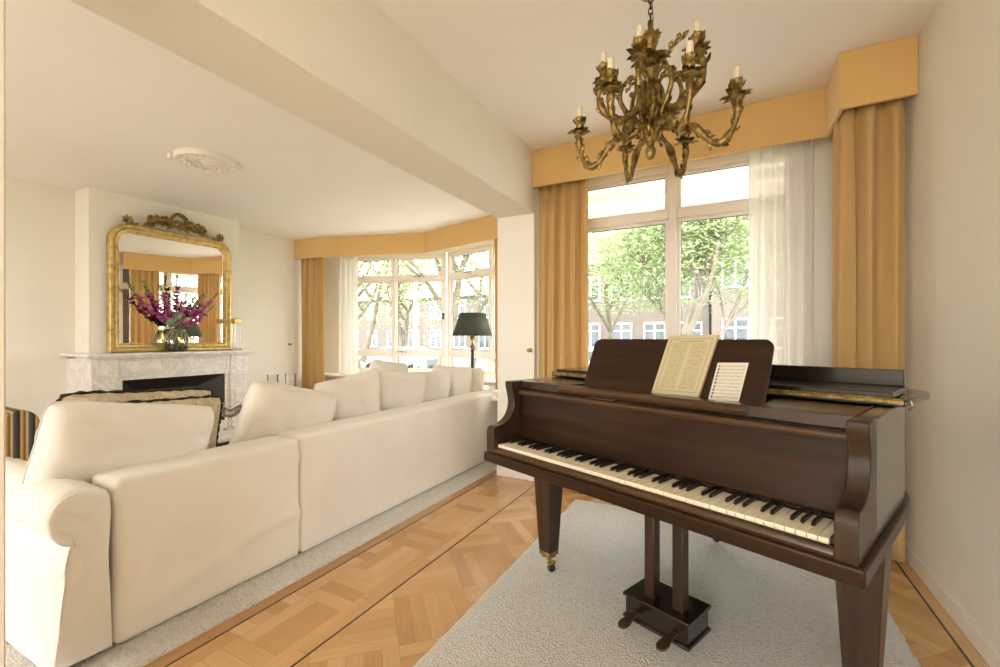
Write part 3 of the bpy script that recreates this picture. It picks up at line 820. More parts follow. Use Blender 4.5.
# ------------------------------------------------------------------ sofa
sf = thing('sofa', 'long white slipcovered sofa with its back to the parquet, standing on a cream rug', 'sofa', (0, 0, 0))
SX = -2.10; ST = .665
softbox(SX-.24, SX, .806, 1.625, .022, ST, .028, step=.02, wrinkle=.005, ws=3.2, seed=1, fold=.008).build('back_cover', 'slipcover', sf, smooth='all', merge=True)
softbox(SX-.24, SX, 1.635, 3.98, .022, ST+.01, .028, step=.022, wrinkle=.005, ws=3.0, seed=4, fold=.007).build('back_cover', 'slipcover', sf, smooth='all', merge=True)
MB().box(SX-.2, SX-.03, .85, 3.9, .005, .05).build('base_frame', 'dark_gap', sf)
# near arm: rolled arm running away from the back, its end panel flush with the sofa back
def arm(y0, y1, out, x0, x1, seed):
    prof = []       # (y,z) outline of the rolled arm seen along x; roll bulges to -y (out=-1)
    w = y1-y0; cy = y0+.082; cz = ST-.09; R = .092
    pts = [(y1, .025), (y1, ST-.09), (y1-.03, ST-.02), (y1-.08, ST)]
    for k in range(9):
        a = PI/2+k*PI*.98/8; pts.append((cy+R*math.cos(a), cz+R*math.sin(a)))
    pts += [(y0+.034, cz-.16), (y0+.026, .3), (y0+.01, .025)]
    pts = catmull([Vector((0, p[0], p[1])) for p in pts], 3)
    if out > 0: pts = [Vector((0, y0+y1-p.y, p.z)) for p in pts]
    L = x1-x0; nx = 26; m = MB(); n = len(pts); cen = Vector((0, (y0+y1)/2, .34))
    def P(i, j):
        t = i/nx; x = x0+L*t; p = pts[j]
        e = min(1, min(t, 1-t)*L/.018); ins = 1-.0*(1-e)
        q = Vector((x, p.y, p.z)); r_ = .018*(1-math.sqrt(max(0, 1-(1-e)**2)))
        dirc = Vector((0, cen.y-p.y, cen.z-p.z)); 
        if dirc.length > 0: q += dirc.normalized()*r_
        return q+wr(q, 3.5, .006, seed)+Vector((0, math.sin(x*9+q.z*6+seed)*.003, 0))
    m.grid(P, nx, n-1)
    for i, rev in ((0, True), (nx, False)):
        ring = [P(i, j) for j in range(n)]; c = sum(ring, Vector())/n
        # concentric rings fill the end panel
        K = 12; vs = []
        for k in range(K):
            s = 1-k/K
            for q in ring:
                g = c+(q-c)*s; kk = min(1, k/2)*(1 if rev is False else -1); g = g+Vector((kk*(.004+mn.noise(Vector((g.y*7, g.z*4, seed)))*.007+.006*max(0, 1-abs(mn.noise(Vector((g.y*5, g.z*11+g.y*8, seed+3))))*6)), 0, 0)); vs.append(g)
        vs.append(c); fs = []
        for k in range(K-1):
            for j in range(n-1): fs.append((k*n+j, k*n+j+1, (k+1)*n+j+1, (k+1)*n+j))
            fs.append((k*n+n-1, k*n, (k+1)*n, (k+1)*n+n-1))
        for j in range(n): fs.append(((K-1)*n+j, (K-1)*n+(j+1) % n, K*n))
        m.add(vs, fs)
    return m
a_ = arm(.615, .80, -1, SX-.95, SX, 3)
a_.build('arm', 'slipcover', sf, smooth='all', merge=True)
# welt along the arm's end panel
wp = []
for k in range(9):
    a = PI/2+k*PI*.98/8; wp.append((SX-.004, .697+.078*math.cos(a), ST-.09+.078*math.sin(a)))
MB().tube(catmull(wp+[(SX-.004, .668, .42), (SX-.004, .661, .3), (SX-.004, .648, .04)], 4), .004, 5).build('arm_welt', 'slipcover', sf, smooth='all')
arm(3.985, 4.17, 1, SX-.95, SX-.01, 5).build('arm', 'slipcover', sf, smooth='all', merge=True)
softbox(SX-.95, SX-.22, .88, 3.85, .05, .3, .03, seed=7).build('seat_base', 'slipcover', sf, smooth='all', merge=True)
for i, (ya, yb) in enumerate([(.9, 1.88), (1.89, 2.87), (2.88, 3.84)]):
    softbox(SX-.97, SX-.25, ya, yb, .3, .46, .05, seed=11+i).build('seat_cushion', 'slipcover', sf, smooth='all', merge=True)
R = math.radians
G1 = 'cream cushions leaning along the back of the sofa'
cushion((-2.46, .96, .565), (R(9), R(10), R(93)), .68, .365, .27, 1, 'wide cream cushion nearest the camera, slumped over the sofa arm and back', G1, pinch=.03)
cushion((-2.50, 1.735, .44), (R(9), R(15), R(84)), .60, .50, .24, 2, 'big plump cream cushion second from the near sofa arm', G1, pinch=.04)
cushion((-2.50, 2.36, .46), (R(10), R(-9), R(80)), .54, .52, .22, 3, 'cream cushion with a sharp raised corner, third along the sofa back', G1, pinch=.09)
cushion((-2.50, 2.80, .46), (R(9), R(4), R(70)), .52, .50, .22, 4, 'cream cushion fourth along the sofa back, left of the flat wide one', G1, pinch=.06)
cushion((-2.82, 3.02, .46), (R(6), R(8), R(95)), .52, .56, .2, 5, 'cream cushion standing behind the others, only its top showing', G1)
cushion((-2.50, 3.20, .45), (R(10), R(2), R(82)), .54, .48, .22, 6, 'flat wide cream cushion in the middle of the far half of the sofa', G1, pinch=.04)
cushion((-2.51, 3.60, .46), (R(9), R(5), R(64)), .46, .50, .22, 7, 'narrow cream cushion turned edge-on beside the last one', G1)
cushion((-2.51, 3.90, .45), (R(9), R(3), R(88)), .52, .47, .24, 8, 'last cream cushion at the far end of the sofa, under the green lampshade', G1)
G2 = 'patterned cushions with dark rope edges'
cushion((-2.98, 1.22, .46), (R(-8), R(-4), R(-88)), .76, .475, .15, 21, 'beige damask cushion with dark rope edge, the farther of the patterned two', G2, 'damask', 'fringe', pinch=.04)
cushion((-2.80, 1.23, .45), (R(-8), R(-2), R(-92)), .66, .445, .15, 22, 'beige damask cushion with dark rope edge, the nearer of the patterned two', G2, 'damask', 'fringe', pinch=.04)

# ------------------------------------------------------------------ striped armchair (only its corner shows past the doorway)
t = thing('armchair', 'armchair in dark and gold striped fabric beside the fireplace, behind the sofa arm', 'armchair', (-4.85, .77, 0), R(180))
def roll_arm(y):
    pr = [(-.09, .12), (-.09, .5), (-.12, .58), (-.1, .66), (-.03, .705), (.05, .69), (.09, .62), (.08, .5), (.08, .12)]
    pts = catmull([Vector((0, a, b)) for a, b in pr], 4); m = MB()
    m.prism_x([(p.y+y, p.z) for p in pts], -.38, .36); return m
for y in (-.38, .38): roll_arm(y).build('arm', 'stripes', t, smooth=True, bevel=.012)
softbox(-.4, .36, -.3, .3, .1, .34, .03, seed=2).build('seat_base', 'stripes', t, smooth='all', merge=True)
softbox(-.38, .28, -.29, .29, .34, .48, .05, seed=3).build('seat_cushion', 'stripes', t, smooth='all', merge=True)
softbox(.22, .42, -.36, .36, .12, .74, .06, seed=5).build('backrest', 'stripes', t, smooth='all', merge=True)
for x in (-.33, .34):
    for y in (-.4, .4): MB().lathe([(.018, 0), (.03, .06), (.032, .11)], (x, y, .022), 12).build('leg', 'walnut', t, smooth=True)

# ------------------------------------------------------------------ fireplace
FX = -5.66; FW = .33
t = thing('fireplace', 'white grey-veined marble fireplace with a roundel on its frieze', 'fireplace', (0, 0, 0))
y0, y1, o0, o1, oz = 1.97, 3.57, 2.24, 3.30, .77
m = MB()
MB().prism([(XL+.001, y0-.05), (XL+.001, 2.035), (-5.918, 2.035), (-5.918, 3.635), (XL+.001, 3.635), (XL+.001, y1+.07), (FX+.06, y1+.07), (FX+.06, y0-.05)], 1.03, 1.06).build('mantel_shelf', 'marble', t, bevel=.006)
MB().box(-5.918, FX+.035, y0-.03, y1+.03, 1.005, 1.03).build('shelf_moulding', 'marble', t, bevel=.008)
MB().box(XL+.001, -5.92, y0, 2.038, 0, 1.005).build('side_slab', 'marble', t)
for a, b in ((y0, o0-.06), (o1+.06, y1)):
    p = MB().box(-5.918, FX, a, b, 0, 1.005).build('pilaster', 'marble', t, bevel=.003)
    MB().box(FX, FX+.012, a+.0, b-.0, .745, .765).build('capital_band', 'marble', p, bevel=.003)
    MB().box(FX, FX+.03, a-.01, b+.01, 0, .14).build('plinth', 'marble', p, bevel=.004)
    pm = MB()
    for z0_, z1_ in ((.17, .72), (.80, .98)):
        ya, yb = a+.045, b-.045
        pm.box(FX, FX+.008, ya, yb, z0_, z0_+.012).box(FX, FX+.008, ya, yb, z1_-.012, z1_).box(FX, FX+.008, ya, ya+.012, z0_+.012, z1_-.012).box(FX, FX+.008, yb-.012, yb, z0_+.012, z1_-.012)
    pm.build('panel_moulding', 'marble', p, bevel=.002)
fz = MB().box(-5.918, FX-.02, o0-.06, o1+.06, oz+.035, 1.005).build('frieze', 'marble', t, bevel=.003)
cy = (o0+o1)/2
for a, b in ((o0-.02, cy-.16), (cy+.16, o1+.02)):
    pm = MB(); pm.box(FX-.02, FX-.01, a, b, .84, .852).box(FX-.02, FX-.01, a, b, .972, .984).box(FX-.02, FX-.01, a, a+.012, .852, .972).box(FX-.02, FX-.01, b-.012, b, .852, .972); pm.build('panel_moulding', 'marble', fz, bevel=.002)
MB().lathe([(.001, .012), (.028, .016), (.034, .006), (.05, .006), (.058, .02), (.07, .02), (.076, .008), (.088, .006), (.094, .0)], (FX-.02, cy, .915), 32, Matrix.Rotation(PI/2, 4, 'Y')).build('roundel', 'marble', fz, smooth=True)
MB().box(-5.918, FX-.035, o0-.06, o1+.06, oz, oz+.035).box(-5.918, FX-.035, o0-.06, o0, 0, oz).box(-5.918, FX-.035, o1, o1+.06, 0, oz).build('inner_surround', 'marble', t, bevel=.004)
# firebox recess in front of the chimney breast: splayed dark panels
m = MB(); bx = -5.915
m.add([(FX-.04, o0, 0), (FX-.04, o0, oz), (bx, o0+.2, oz-.14), (bx, o0+.2, 0)], [(0, 1, 2, 3)])
m.add([(FX-.04, o1, 0), (FX-.04, o1, oz), (bx, o1-.2, oz-.14), (bx, o1-.2, 0)], [(3, 2, 1, 0)])
m.add([(FX-.04, o0, oz), (FX-.04, o1, oz), (bx, o1-.2, oz-.14), (bx, o0+.2, oz-.14)], [(0, 1, 2, 3)])
m.add([(bx, o0+.2, 0), (bx, o0+.2, oz-.14), (bx, o1-.2, oz-.14), (bx, o1-.2, 0)], [(0, 1, 2, 3)])
m.build('firebox', 'soot', t, solid=.006)
m = MB(); m.box(-5.88, -5.72, o0+.3, o1-.3, .12, .135)
for k in range(8): 
    yy = o0+.33+k*(o1-o0-.66)/7; m.tube([(-5.72, yy, .12), (-5.71, yy, .26)], .007, 6)
m.tube([(-5.71, o0+.3, .26), (-5.71, o1-.3, .26)], .009, 6)
m.build('grate', 'black_metal', t, smooth=True)
MB().box(FX+.032, FX+.33, y0+.02, y1-.02, .0225, .05).build('hearth_slab', 'marble', t, bevel=.006)

# ------------------------------------------------------------------ mirror over the mantel
MY0, MY1, MZ0, MZ1 = 2.185, 3.485, 1.061, 2.48; mx = -5.918
t = thing('overmantel_mirror', 'large gilt-framed mirror with rounded top corners standing on the marble mantel', 'mirror', (mx, (MY0+MY1)/2, MZ0), R(90))
W2 = (MY1-MY0)/2; H2 = MZ1-MZ0
def rounded(w, z0, z1, r, n=8):
    pts = [(-w, z0), (w, z0), (w, z1-r)]
    for k in range(1, n+1): a = k*PI/2/n; pts.append((w-r+r*math.cos(a), z1-r+r*math.sin(a)))
    for k in range(n+1): a = PI/2+k*PI/2/n; pts.append((-w+r+r*math.cos(a), z1-r+r*math.sin(a)))
    return pts
# local: x runs along the wall, -y is out of the wall (after the 90 degree turn +x world)
prof = [(0, .0), (0, -.05), (.012, -.066), (.03, -.07), (.045, -.062), (.052, -.05), (.066, -.052), (.08, -.046), (.088, -.034), (.1, -.03), (.104, -.018)]
def frame_ring(s):
    return rounded(W2-s, s, H2-s, max(.03, .2-s))
rings = [[Vector((x, y, z)) for x, z in frame_ring(s)] for s, y in prof]
m = MB(); n = len(rings[0]); vs = [v for r_ in rings for v in r_]
m.add(vs, [(i*n+j, i*n+(j+1) % n, (i+1)*n+(j+1) % n, (i+1)*n+j) for i in range(len(rings)-1) for j in range(n)])
m.build('mirror_frame', 'gilt', t, smooth=True)
m = MB()
ring = [Vector((x, -.053, z)) for x, z in rounded(W2-.058, .058, H2-.058, .145, 10)]
dense = []
for i in range(len(ring)):
    a, b = ring[i], ring[(i+1) % len(ring)]; k = max(1, int((b-a).length/.02))
    for q in range(k): dense.append(a+(b-a)*q/k)
for p in dense: m.ball(p, .0075, 4)
m.build('beading', 'gilt', t, smooth='all')
pl = frame_ring(.1)
m = MB().add([(x, -.02, z) for x, z in pl], [tuple(range(len(pl)))])
m.build('mirror_glass', 'mirror', t)
MB().add([(x, -.004, z) for x, z in pl], [tuple(range(len(pl)-1, -1, -1))]).build('backing', 'walnut', t)
# carved crest: wreath, leaf sprays and two corner rosettes
r = random.Random(5); m = MB()
def leaf(m, p, d, L, w, up=Vector((0, -1, 0)), curl=.3):
    d = d.normalized(); s = d.cross(up).normalized(); rows = []
    for k in range(6):
        u = k/5; c = p+d*L*u+up*(curl*L*math.sin(u*2.4)); ww = w*math.sin(PI*min(.97, .12+u*.88))
        rows.append((c-s*ww, c+up*ww*.5, c+s*ww))
    vs = [q for r_ in rows for q in r_]; fs = []
    for k in range(5):
        for j in range(2): fs.append((k*3+j, k*3+j+1, (k+1)*3+j+1, (k+1)*3+j))
    b = [v+(-up)*.004 for v in vs]; N = len(vs)
    m.add(vs+b, fs+[tuple(N+i for i in f[::-1]) for f in fs])
cz = H2+.1
wr_ = [Vector((.075*math.cos(a)+.02, -.05, cz+.035+.075*math.sin(a))) for a in [2*PI*k/20 for k in range(20)]]
m.tube(wr_, lambda u: .014+.003*math.sin(u*60), 7, closed=True)
for k in range(26):
    a = 2*PI*k/26; p = Vector((.075*math.cos(a)+.02, -.055, cz+.035+.075*math.sin(a)))
    leaf(m, p, Vector((math.cos(a+1), -.3, math.sin(a+1))), .04, .013)
for k in range(12): m.ball((.02+r.uniform(-.06, .06), -.06, cz-.04+r.uniform(-.02, .07)), r.uniform(.016, .026), 6)
for sg in (-1, 1):
    for q in range(3):
        sp = catmull([(sg*.04, -.05, cz-.05), (sg*(.13), -.06, cz-.01+q*.02-.02), (sg*(.2+.03*q), -.05, cz-.03-.02*q), (sg*(.3-.04*q), -.05, cz-.055+.03*q)], 6)
        m.tube(sp, lambda u: .009*(1-.6*u), 6)
        for k, p in enumerate(sp[2::2]):
            leaf(m, p, Vector((sg*.6, -.2, (1 if (k+q) % 2 else -.5))), .075, .019); leaf(m, p+Vector((0, -.01, 0)), Vector((sg*.2, -.5, 1)), .06, .016)
            if k % 3 == 1: m.ball(p+Vector((0, -.01, .012)), .011, 5)
m.build('crest_carving', 'carving', t, smooth='all')
for sg in (-1, 1):
    m = MB(); c = Vector((sg*(W2-.16), -.045, H2+.035))
    m.ball(c+Vector((0, 0, .015)), .026, 6)
    for k in range(7):
        a = 2*PI*k/7; leaf(m, c, Vector((math.cos(a), -.3, math.sin(a))), .06, .018)
    for k in range(4): leaf(m, c+Vector((-sg*.02*k, 0, -.03)), Vector((-sg, -.1, .3)), .05, .014)
    m.build('corner_rosette', 'carving', t, smooth='all')

# ------------------------------------------------------------------ vase with flowers on the mantel
vt = thing('flower_vase', 'smoky ribbed glass vase on the mantel in front of the mirror', 'vase', (-5.78, 2.79, 1.061)); vt.scale = (1.32, 1.32, 1.42)
m = MB().lathe([(.001, .004), (.055, .002), (.06, .0), (.075, .015), (.088, .05), (.09, .09), (.08, .13), (.062, .165), (.06, .175), (.066, .185), (.061, .185), (.056, .175), (.058, .163), (.075, .13), (.085, .09), (.083, .05), (.07, .02), (.001, .014)], (0, 0, 0), 32)
m.build('vase_body', 'vase_glass', vt, smooth=True)
m = MB()
for k in range(14):
    a = 2*PI*k/14; m.tube([(.09*math.cos(a+.5*q)*s, .09*math.sin(a+.5*q)*s, z) for q, s, z in ((0, .85, .015), (.3, 1.01, .05), (.6, 1.02, .09), (.9, .9, .13), (1.2, .72, .165))], .003, 5)
m.build('twisted_rib', 'vase_glass', vt, smooth='all')
MB().lathe([(.001, .016), (.066, .02), (.08, .05), (.082, .075), (.001, .078)], (0, 0, 0), 24).build('vase_water', 'vase_glass', vt, smooth=True)
ft = thing('gladiolus_bouquet', 'bouquet of magenta gladioli with sage leaves in the glass vase', 'flowers', (-5.78, 2.79, 1.10)); ft.scale = (.9, .88, 1.1)
r = random.Random(12)
spikes = [(-.52, .60, .0), (-.40, .66, .05), (-.22, .64, .04), (.0, .76, .0), (.08, .56, .08), (.22, .50, .05), (.36, .56, .0), (.50, .60, .04), (.40, .44, .08)]
for i, (dy, dz, dx) in enumerate(spikes):
    m = MB(); top = Vector((dx, dy, dz)); pts = catmull([Vector((-dx*.2, -dy*.07, -.05)), Vector((dx*.2, dy*.1, .2)), top*.62+Vector((0, -dy*.1, -.0)), top+Vector((0, 0, .0))], 8)
    m.tube(pts, lambda u: .005*(1-.6*u), 6)
    st = m.build('flower_stem', 'leaf_green', ft, smooth='all')
    fl = MB(); bd = MB(); n = len(pts)
    for k in range(int(n*.5), n):
        u = k/n; p = pts[k]
        for s in range(2):
            a = r.uniform(0, 2*PI); q = p+Vector((math.cos(a), math.sin(a), r.uniform(-.5, .7)))*.016
            if u < .84:
                for z in range(5):
                    b = a+z*1.26; leaf(fl, q, Vector((math.cos(b), math.sin(b), r.uniform(-.3, .9))), r.uniform(.03, .048), r.uniform(.011, .018), up=Vector((math.sin(b)*.3, -math.cos(b)*.3, 1)).normalized(), curl=.2)
            else:
                leaf(bd, p, Vector((math.cos(a)*.5, math.sin(a)*.5, 1)), .035, .007, up=Vector((1, 0, 0)))
    o = fl.build('petals', 'petal', st, smooth='all'); 
    bd.build('buds', 'leaf_green', st, smooth='all')
m = MB()
for k in range(34):
    a = r.uniform(0, 2*PI); e = r.uniform(.1, 1.3); leaf(m, Vector((r.uniform(-.02, .02), r.uniform(-.05, .05),   .24+r.uniform(0, .08))), Vector((math.cos(a)*.7, math.sin(a), e)), r.uniform(.08, .15), r.uniform(.018, .03), up=Vector((1, 0, .2)).normalized(), curl=.15)
m.build('leafy_greenery', 'sage', ft, smooth='all')

# glass light on the mantel: slim clear tube legs with a gold band on top
t = thing('mantel_lantern', 'slim clear glass candle lantern with a gold top at the right end of the mantel', 'lantern', (-5.74, 3.47, 1.061)); t.scale = (1.2, 1.2, 1.52)
for x, y in ((-.03, -.03), (.03, -.03), (.03, .03), (-.03, .03)):
    MB().box(x-.004, x+.004, y-.004, y+.004, 0, .23).build('glass_post', 'glassware', t)
MB().box(-.04, .04, -.04, .04, 0, .008).build('glass_base', 'glassware', t, bevel=.002)
MB().box(-.04, .04, -.04, .04, .23, .268).build('gold_top', 'brass', t, bevel=.004)
MB().lathe([(.012, .268), (.012, .272), (.004, .276)], (0, 0, 0), 12).build('finial', 'brass', t, smooth=True)

# ------------------------------------------------------------------ coffee table, bowl, side tables, lamp
t = thing('coffee_table', 'low white marble-topped coffee table between the sofa and the fireplace', 'coffee table', (-3.95, 2.6, 0))
MB().box(-.42, .42, -.75, .75, .40, .425).build('table_top', 'marble', t, bevel=.006)
MB().box(-.38, .38, -.71, .71, .355, .398).build('apron', 'black_metal', t, bevel=.003)
for x in (-.36, .36):
    for y in (-.69, .69): MB().box(x-.02, x+.02, y-.02, y+.02, .022, .356).build('leg', 'black_metal', t, bevel=.002)
t = thing('glass_compote', 'fluted glass bowl on a tall foot filled with shells, on the coffee table', 'bowl', (-3.86, 2.28, .426))
m = MB(); nb = 40; prof = [(.052, .001), (.05, .008), (.02, .018), (.012, .04), (.018, .06), (.012, .085), (.014, .105), (.045, .115), (.075, .14), (.095, .175), (.125, .205)]
def Pb(i, j):
    rr, z = prof[j]; a = 2*PI*i/nb; w = max(0, (j-7)/3); k = 1+.1*w*math.cos(6*a)
    return Vector((rr*k*math.cos(a), rr*k*math.sin(a), z+.02*w*math.cos(6*a)*(1 if j > 8 else 0)))
m.grid(Pb, nb, len(prof)-1, closed_u=True).build('glass_bowl', 'glassware', t, smooth='all', solid=.003)
r = random.Random(3)
for k in range(9):
    a = r.uniform(0, 6.28); q = r.uniform(0, .045)
    tag(MB().ball((0, 0, 0), .02, 6, (1, .7, .6)).build('seashell', 'shell', None, smooth='all'), 'small pinkish seashell in the footed glass bowl on the coffee table', 'shell', 'shells in the glass bowl').location = (-3.86+q*math.cos(a), 2.28+q*math.sin(a), .426+.142+.028*(k//4))
t = thing('side_table', 'small glass-topped side table behind the far cushions, right of the fireplace', 'side table', (-5.75, 4.12, 0))
MB().lathe([(.26, .42), (.265, .426), (.26, .432)], (0, 0, 0), 32).build('table_top', 'glassware', t, smooth=True)
MB().tube([(0, 0, .02), (0, 0, .42)], .02, 10).build('stem', 'brass', t, smooth=True)
MB().lathe([(.15, .022), (.14, .035), (.02, .05)], (0, 0, 0), 24).build('foot', 'brass', t, smooth=True)
def hurricane(x, y, label, top=.69):
    t = thing('candle_holder', label, 'candle holder', (x, y, .433), R(30), 'clear glass candle holders')
    h = top-.433
    m = MB().lathe([(.001, .0), (.075, .0), (.077, .01), (.072, h-.03), (.078, h), (.074, h), (.069, h-.03), (.07, .02), (.001, .015)], (0, 0, 0), 28)
    m.build('glass_cylinder', 'glassware', t, smooth=True)
    MB().lathe([(.035, .016), (.035, .1), (.02, .105), (.001, .103)], (0, 0, 0), 18).build('candle', 'candle', t, smooth=True)
hurricane(-5.86, 4.07, 'wide clear glass candle holder on the small side table, the one nearer the fireplace')
hurricane(-5.62, 4.18, 'wide clear glass candle holder on the small side table, the one nearer the gold curtain', .705)
t = thing('side_table', 'round glass side table at the far end of the sofa, holding the green-shaded lamp', 'side table', (-2.72, 4.6, 0))
MB().lathe([(.30, .60), (.305, .606), (.30, .612)], (0, 0, 0), 40).build('table_top', 'glassware', t, smooth=True)
MB().lathe([(.302, .598), (.309, .606), (.302, .614)], (0, 0, 0), 40).build('metal_rim', 'chrome', t, smooth=True)
MB().tube([(0, 0, .02), (0, 0, .6)], .018, 10).build('stem', 'chrome', t, smooth=True)
MB().lathe([(.17, .022), (.16, .035), (.02, .05)], (0, 0, 0), 24).build('foot', 'chrome', t, smooth=True)
t = thing('table_lamp', 'tall dark candlestick lamp with a green-black shade beside the bay window', 'lamp', (-2.77, 4.53, .613))
MB().lathe([(.085, 0), (.085, .012), (.06, .025), (.03, .04), (.022, .07), (.018, .1), (.018, .44), (.022, .46), (.014, .47)], (0, 0, 0), 24).build('lamp_base', 'black_metal', t, smooth=True)
MB().lathe([(.014, .47), (.03, .48), (.034, .5), (.02, .515), (.014, .54), (.012, .58), (.03, .6), (.034, .62), (.012, .64), (.008, .66)], (0, 0, 0), 20).build('brass_candle_cups', 'brass', t, smooth=True)
m = MB(); m.lathe([(.24, .635), (.155, .905)], (0, 0, 0), 40); m.f = [f for f in m.f if len(f) == 4]
m.build('lamp_shade', 'shade_green', t, smooth=True, solid=.004)
m = MB().tube([(-.153, 0, .895), (.153, 0, .895)], .003, 5).tube([(0, -.153, .895), (0, .153, .895)], .003, 5).tube([(0, 0, .65), (0, 0, .9)], .004, 5); m.build('shade_carrier', 'brass', t, smooth='all')
MB().ball((0, 0, .74), .03, 8, (1, 1, 1.3)).build('bulb', 'candle', t, smooth='all')
for i, (x, y, s) in enumerate([(-5.45, 5.24, 1.), (-5.36, 5.29, .9)]):
    o = MB().lathe([(.025*s, 0), (.028*s, .04), (.02*s, .06), (.008*s, .075), (.011*s, .09), (.0001, .092)], (0, 0, 0), 14).build('glass_bottle', 'glassware', None, smooth=True)
    o.location = (x, y, .636); tag(o, ['tiny glass bottle on the window board under the sheer curtain, nearer the gold curtain', 'tiny glass bottle on the window board under the sheer curtain, farther from the gold curtain'][i], 'bottle', 'bottles on the window board')
BOOK = [(.742, .004), (.935, .006), (.966, .266), (.766, .26)]
SHEET = [(.969, .004), (1.076, .008), (1.087, .157), (.979, .152)]
WORLD = 4.5
POW = [220, 170]
EXPO = 1.36
# ------------------------------------------------------------------ grand piano (local x = width, y = towards the tail)
PR = math.atan2(-.371, .929); PO = (-1.09, 1.889, 0)
gp = thing('grand_piano', 'dark mahogany baby grand piano with its lid folded back, standing on the cream rug', 'piano', PO, PR)
def gp_world(u, v, z): return Vector((PO[0]+u*.929+v*.371, PO[1]-u*.371+v*.929, z))
def outline(g, front, vmaxg=0.):
    c = catmull([Vector(p+(0,)) for p in [(1.465, .62), (1.447, .80), (1.36, .94), (1.2, 1.04), (1.05, 1.16), (.95, 1.32), (.80, 1.45), (.56, 1.51), (.30, 1.49), (.12, 1.40), (.03, 1.27), (.015, 1.12)]], 5)
    pts = [(.015, front), (1.465, front)]+[(p.x, p.y) for p in c]
    # offset outwards
    n = len(pts); out = []
    for i in range(n):
        a, b, cc = Vector(pts[i-1]), Vector(pts[i]), Vector(pts[(i+1) % n])
        d1 = (b-a).normalized(); d2 = (cc-b).normalized(); n1 = Vector((d1.y, -d1.x)); n2 = Vector((d2.y, -d2.x)); nn = (n1+n2).normalized()
        out.append(tuple(b+nn*g/max(.35, nn.dot(n1))))
    return out
def ring_prism(oo, ii, z0, z1):
    n = len(oo); m = MB()
    vs = [(x, y, z0) for x, y in oo]+[(x, y, z1) for x, y in oo]+[(x, y, z0) for x, y in ii]+[(x, y, z1) for x, y in ii]; fs = []
    for i in range(n):
        j = (i+1) % n
        fs += [(i, j, n+j, n+i), (3*n+i, 3*n+j, 2*n+j, 2*n+i), (n+i, n+j, 3*n+j, 3*n+i), (2*n+i, 2*n+j, j, i)]
    return m.add(vs, fs)
ring_prism(outline(0, .2), outline(-.045, .2), .66, 1.0).build('case_rim', 'piano_v', gp, bevel=.004)
kb = outline(.014, .012)
MB().prism(kb, .612, .66).build('keybed', 'piano_u', gp, bevel=.006)
MB().prism(outline(-.046, .24), .90, .92).build('soundboard', 'walnut', gp)
MB().box(.09, 1.38, .22, .50, .94, .955).build('tuning_plate', 'brass', gp, bevel=.002)
prof = [(.008, .66), (.006, .745), (.010, .772), (.024, .787), (.06, .792), (.098, .806), (.126, .832), (.142, .868), (.146, .90), (.138, .94), (.13, .97), (.128, .992), (.134, 1.0), (.22, 1.0), (.22, .66)]
pp = catmull([Vector((0, a, b)) for a, b in prof[:13]], 3); pr2 = [(p.y, p.z) for p in pp]+prof[13:]
for u0, u1 in ((.015, .066), (1.415, 1.465)): MB().prism_x(pr2, u0, u1).build('cheek', 'piano_z', gp, bevel=.005)
# key slip with a moulded profile
sl = [(.012, .66), (.008, .672), (.014, .684), (.03, .688), (.034, .66)]
MB().prism_x(sl, .066, 1.415).build('key_slip', 'piano_light', gp, bevel=.002)
# fallboard: big leaning panel with a rounded rail on top
MB().prism_x([(.192, .712), (.186, .72), (.196, .935), (.214, .935), (.214, .712)], .067, 1.414).build('fallboard', 'piano_u', gp, bevel=.002)
m = MB(); pts = [(.083, .19, .940), (1.391, .19, .940)]
m.prism_x([(p.y, p.z) for p in catmull([Vector((0, .172, .94)), Vector((0, .176, .953)), Vector((0, .2, .957)), Vector((0, .24, .957)), Vector((0, .24, .945)), Vector((0, .2, .93)), Vector((0, .178, .93))], 3)], .067, 1.414)
m.build('fallboard_rail', 'piano_light', gp, smooth=True)
MB().prism_x([(.198, .958), (.196, .966), (.24, .966), (.24, .958)], .067, 1.414).build('name_rail', 'piano_dark', gp, bevel=.001)
# shelf: two side panels and the sliding music tray between them
MB().box(.067, .335, .205, .49, .975, .998).build('shelf_panel', 'piano_dark', gp, bevel=.003)
o = MB().box(1.15, 1.414, .205, .49, .975, .998).build('shelf_panel', 'piano_light', gp, bevel=.003)
MB().box(1.409, 1.4145, .21, .49, .9982, 1.0005).build('felt_strip', 'felt_red', o)
MB().box(.34, 1.146, .20, .46, .972, .985).build('music_tray', 'piano_u', gp, bevel=.002)
MB().prism_x([(p.y, p.z) for p in catmull([Vector((0, .186, .97)), Vector((0, .178, .984)), Vector((0, .188, .999)), Vector((0, .212, .999)), Vector((0, .216, .986)), Vector((0, .21, .970))], 3)], .335, 1.15).build('tray_rail', 'piano_light', gp, smooth=True)
MB().box(.52, .64, .176, .21, .9585, .966).build('tray_catch', 'piano_light', gp, bevel=.002)
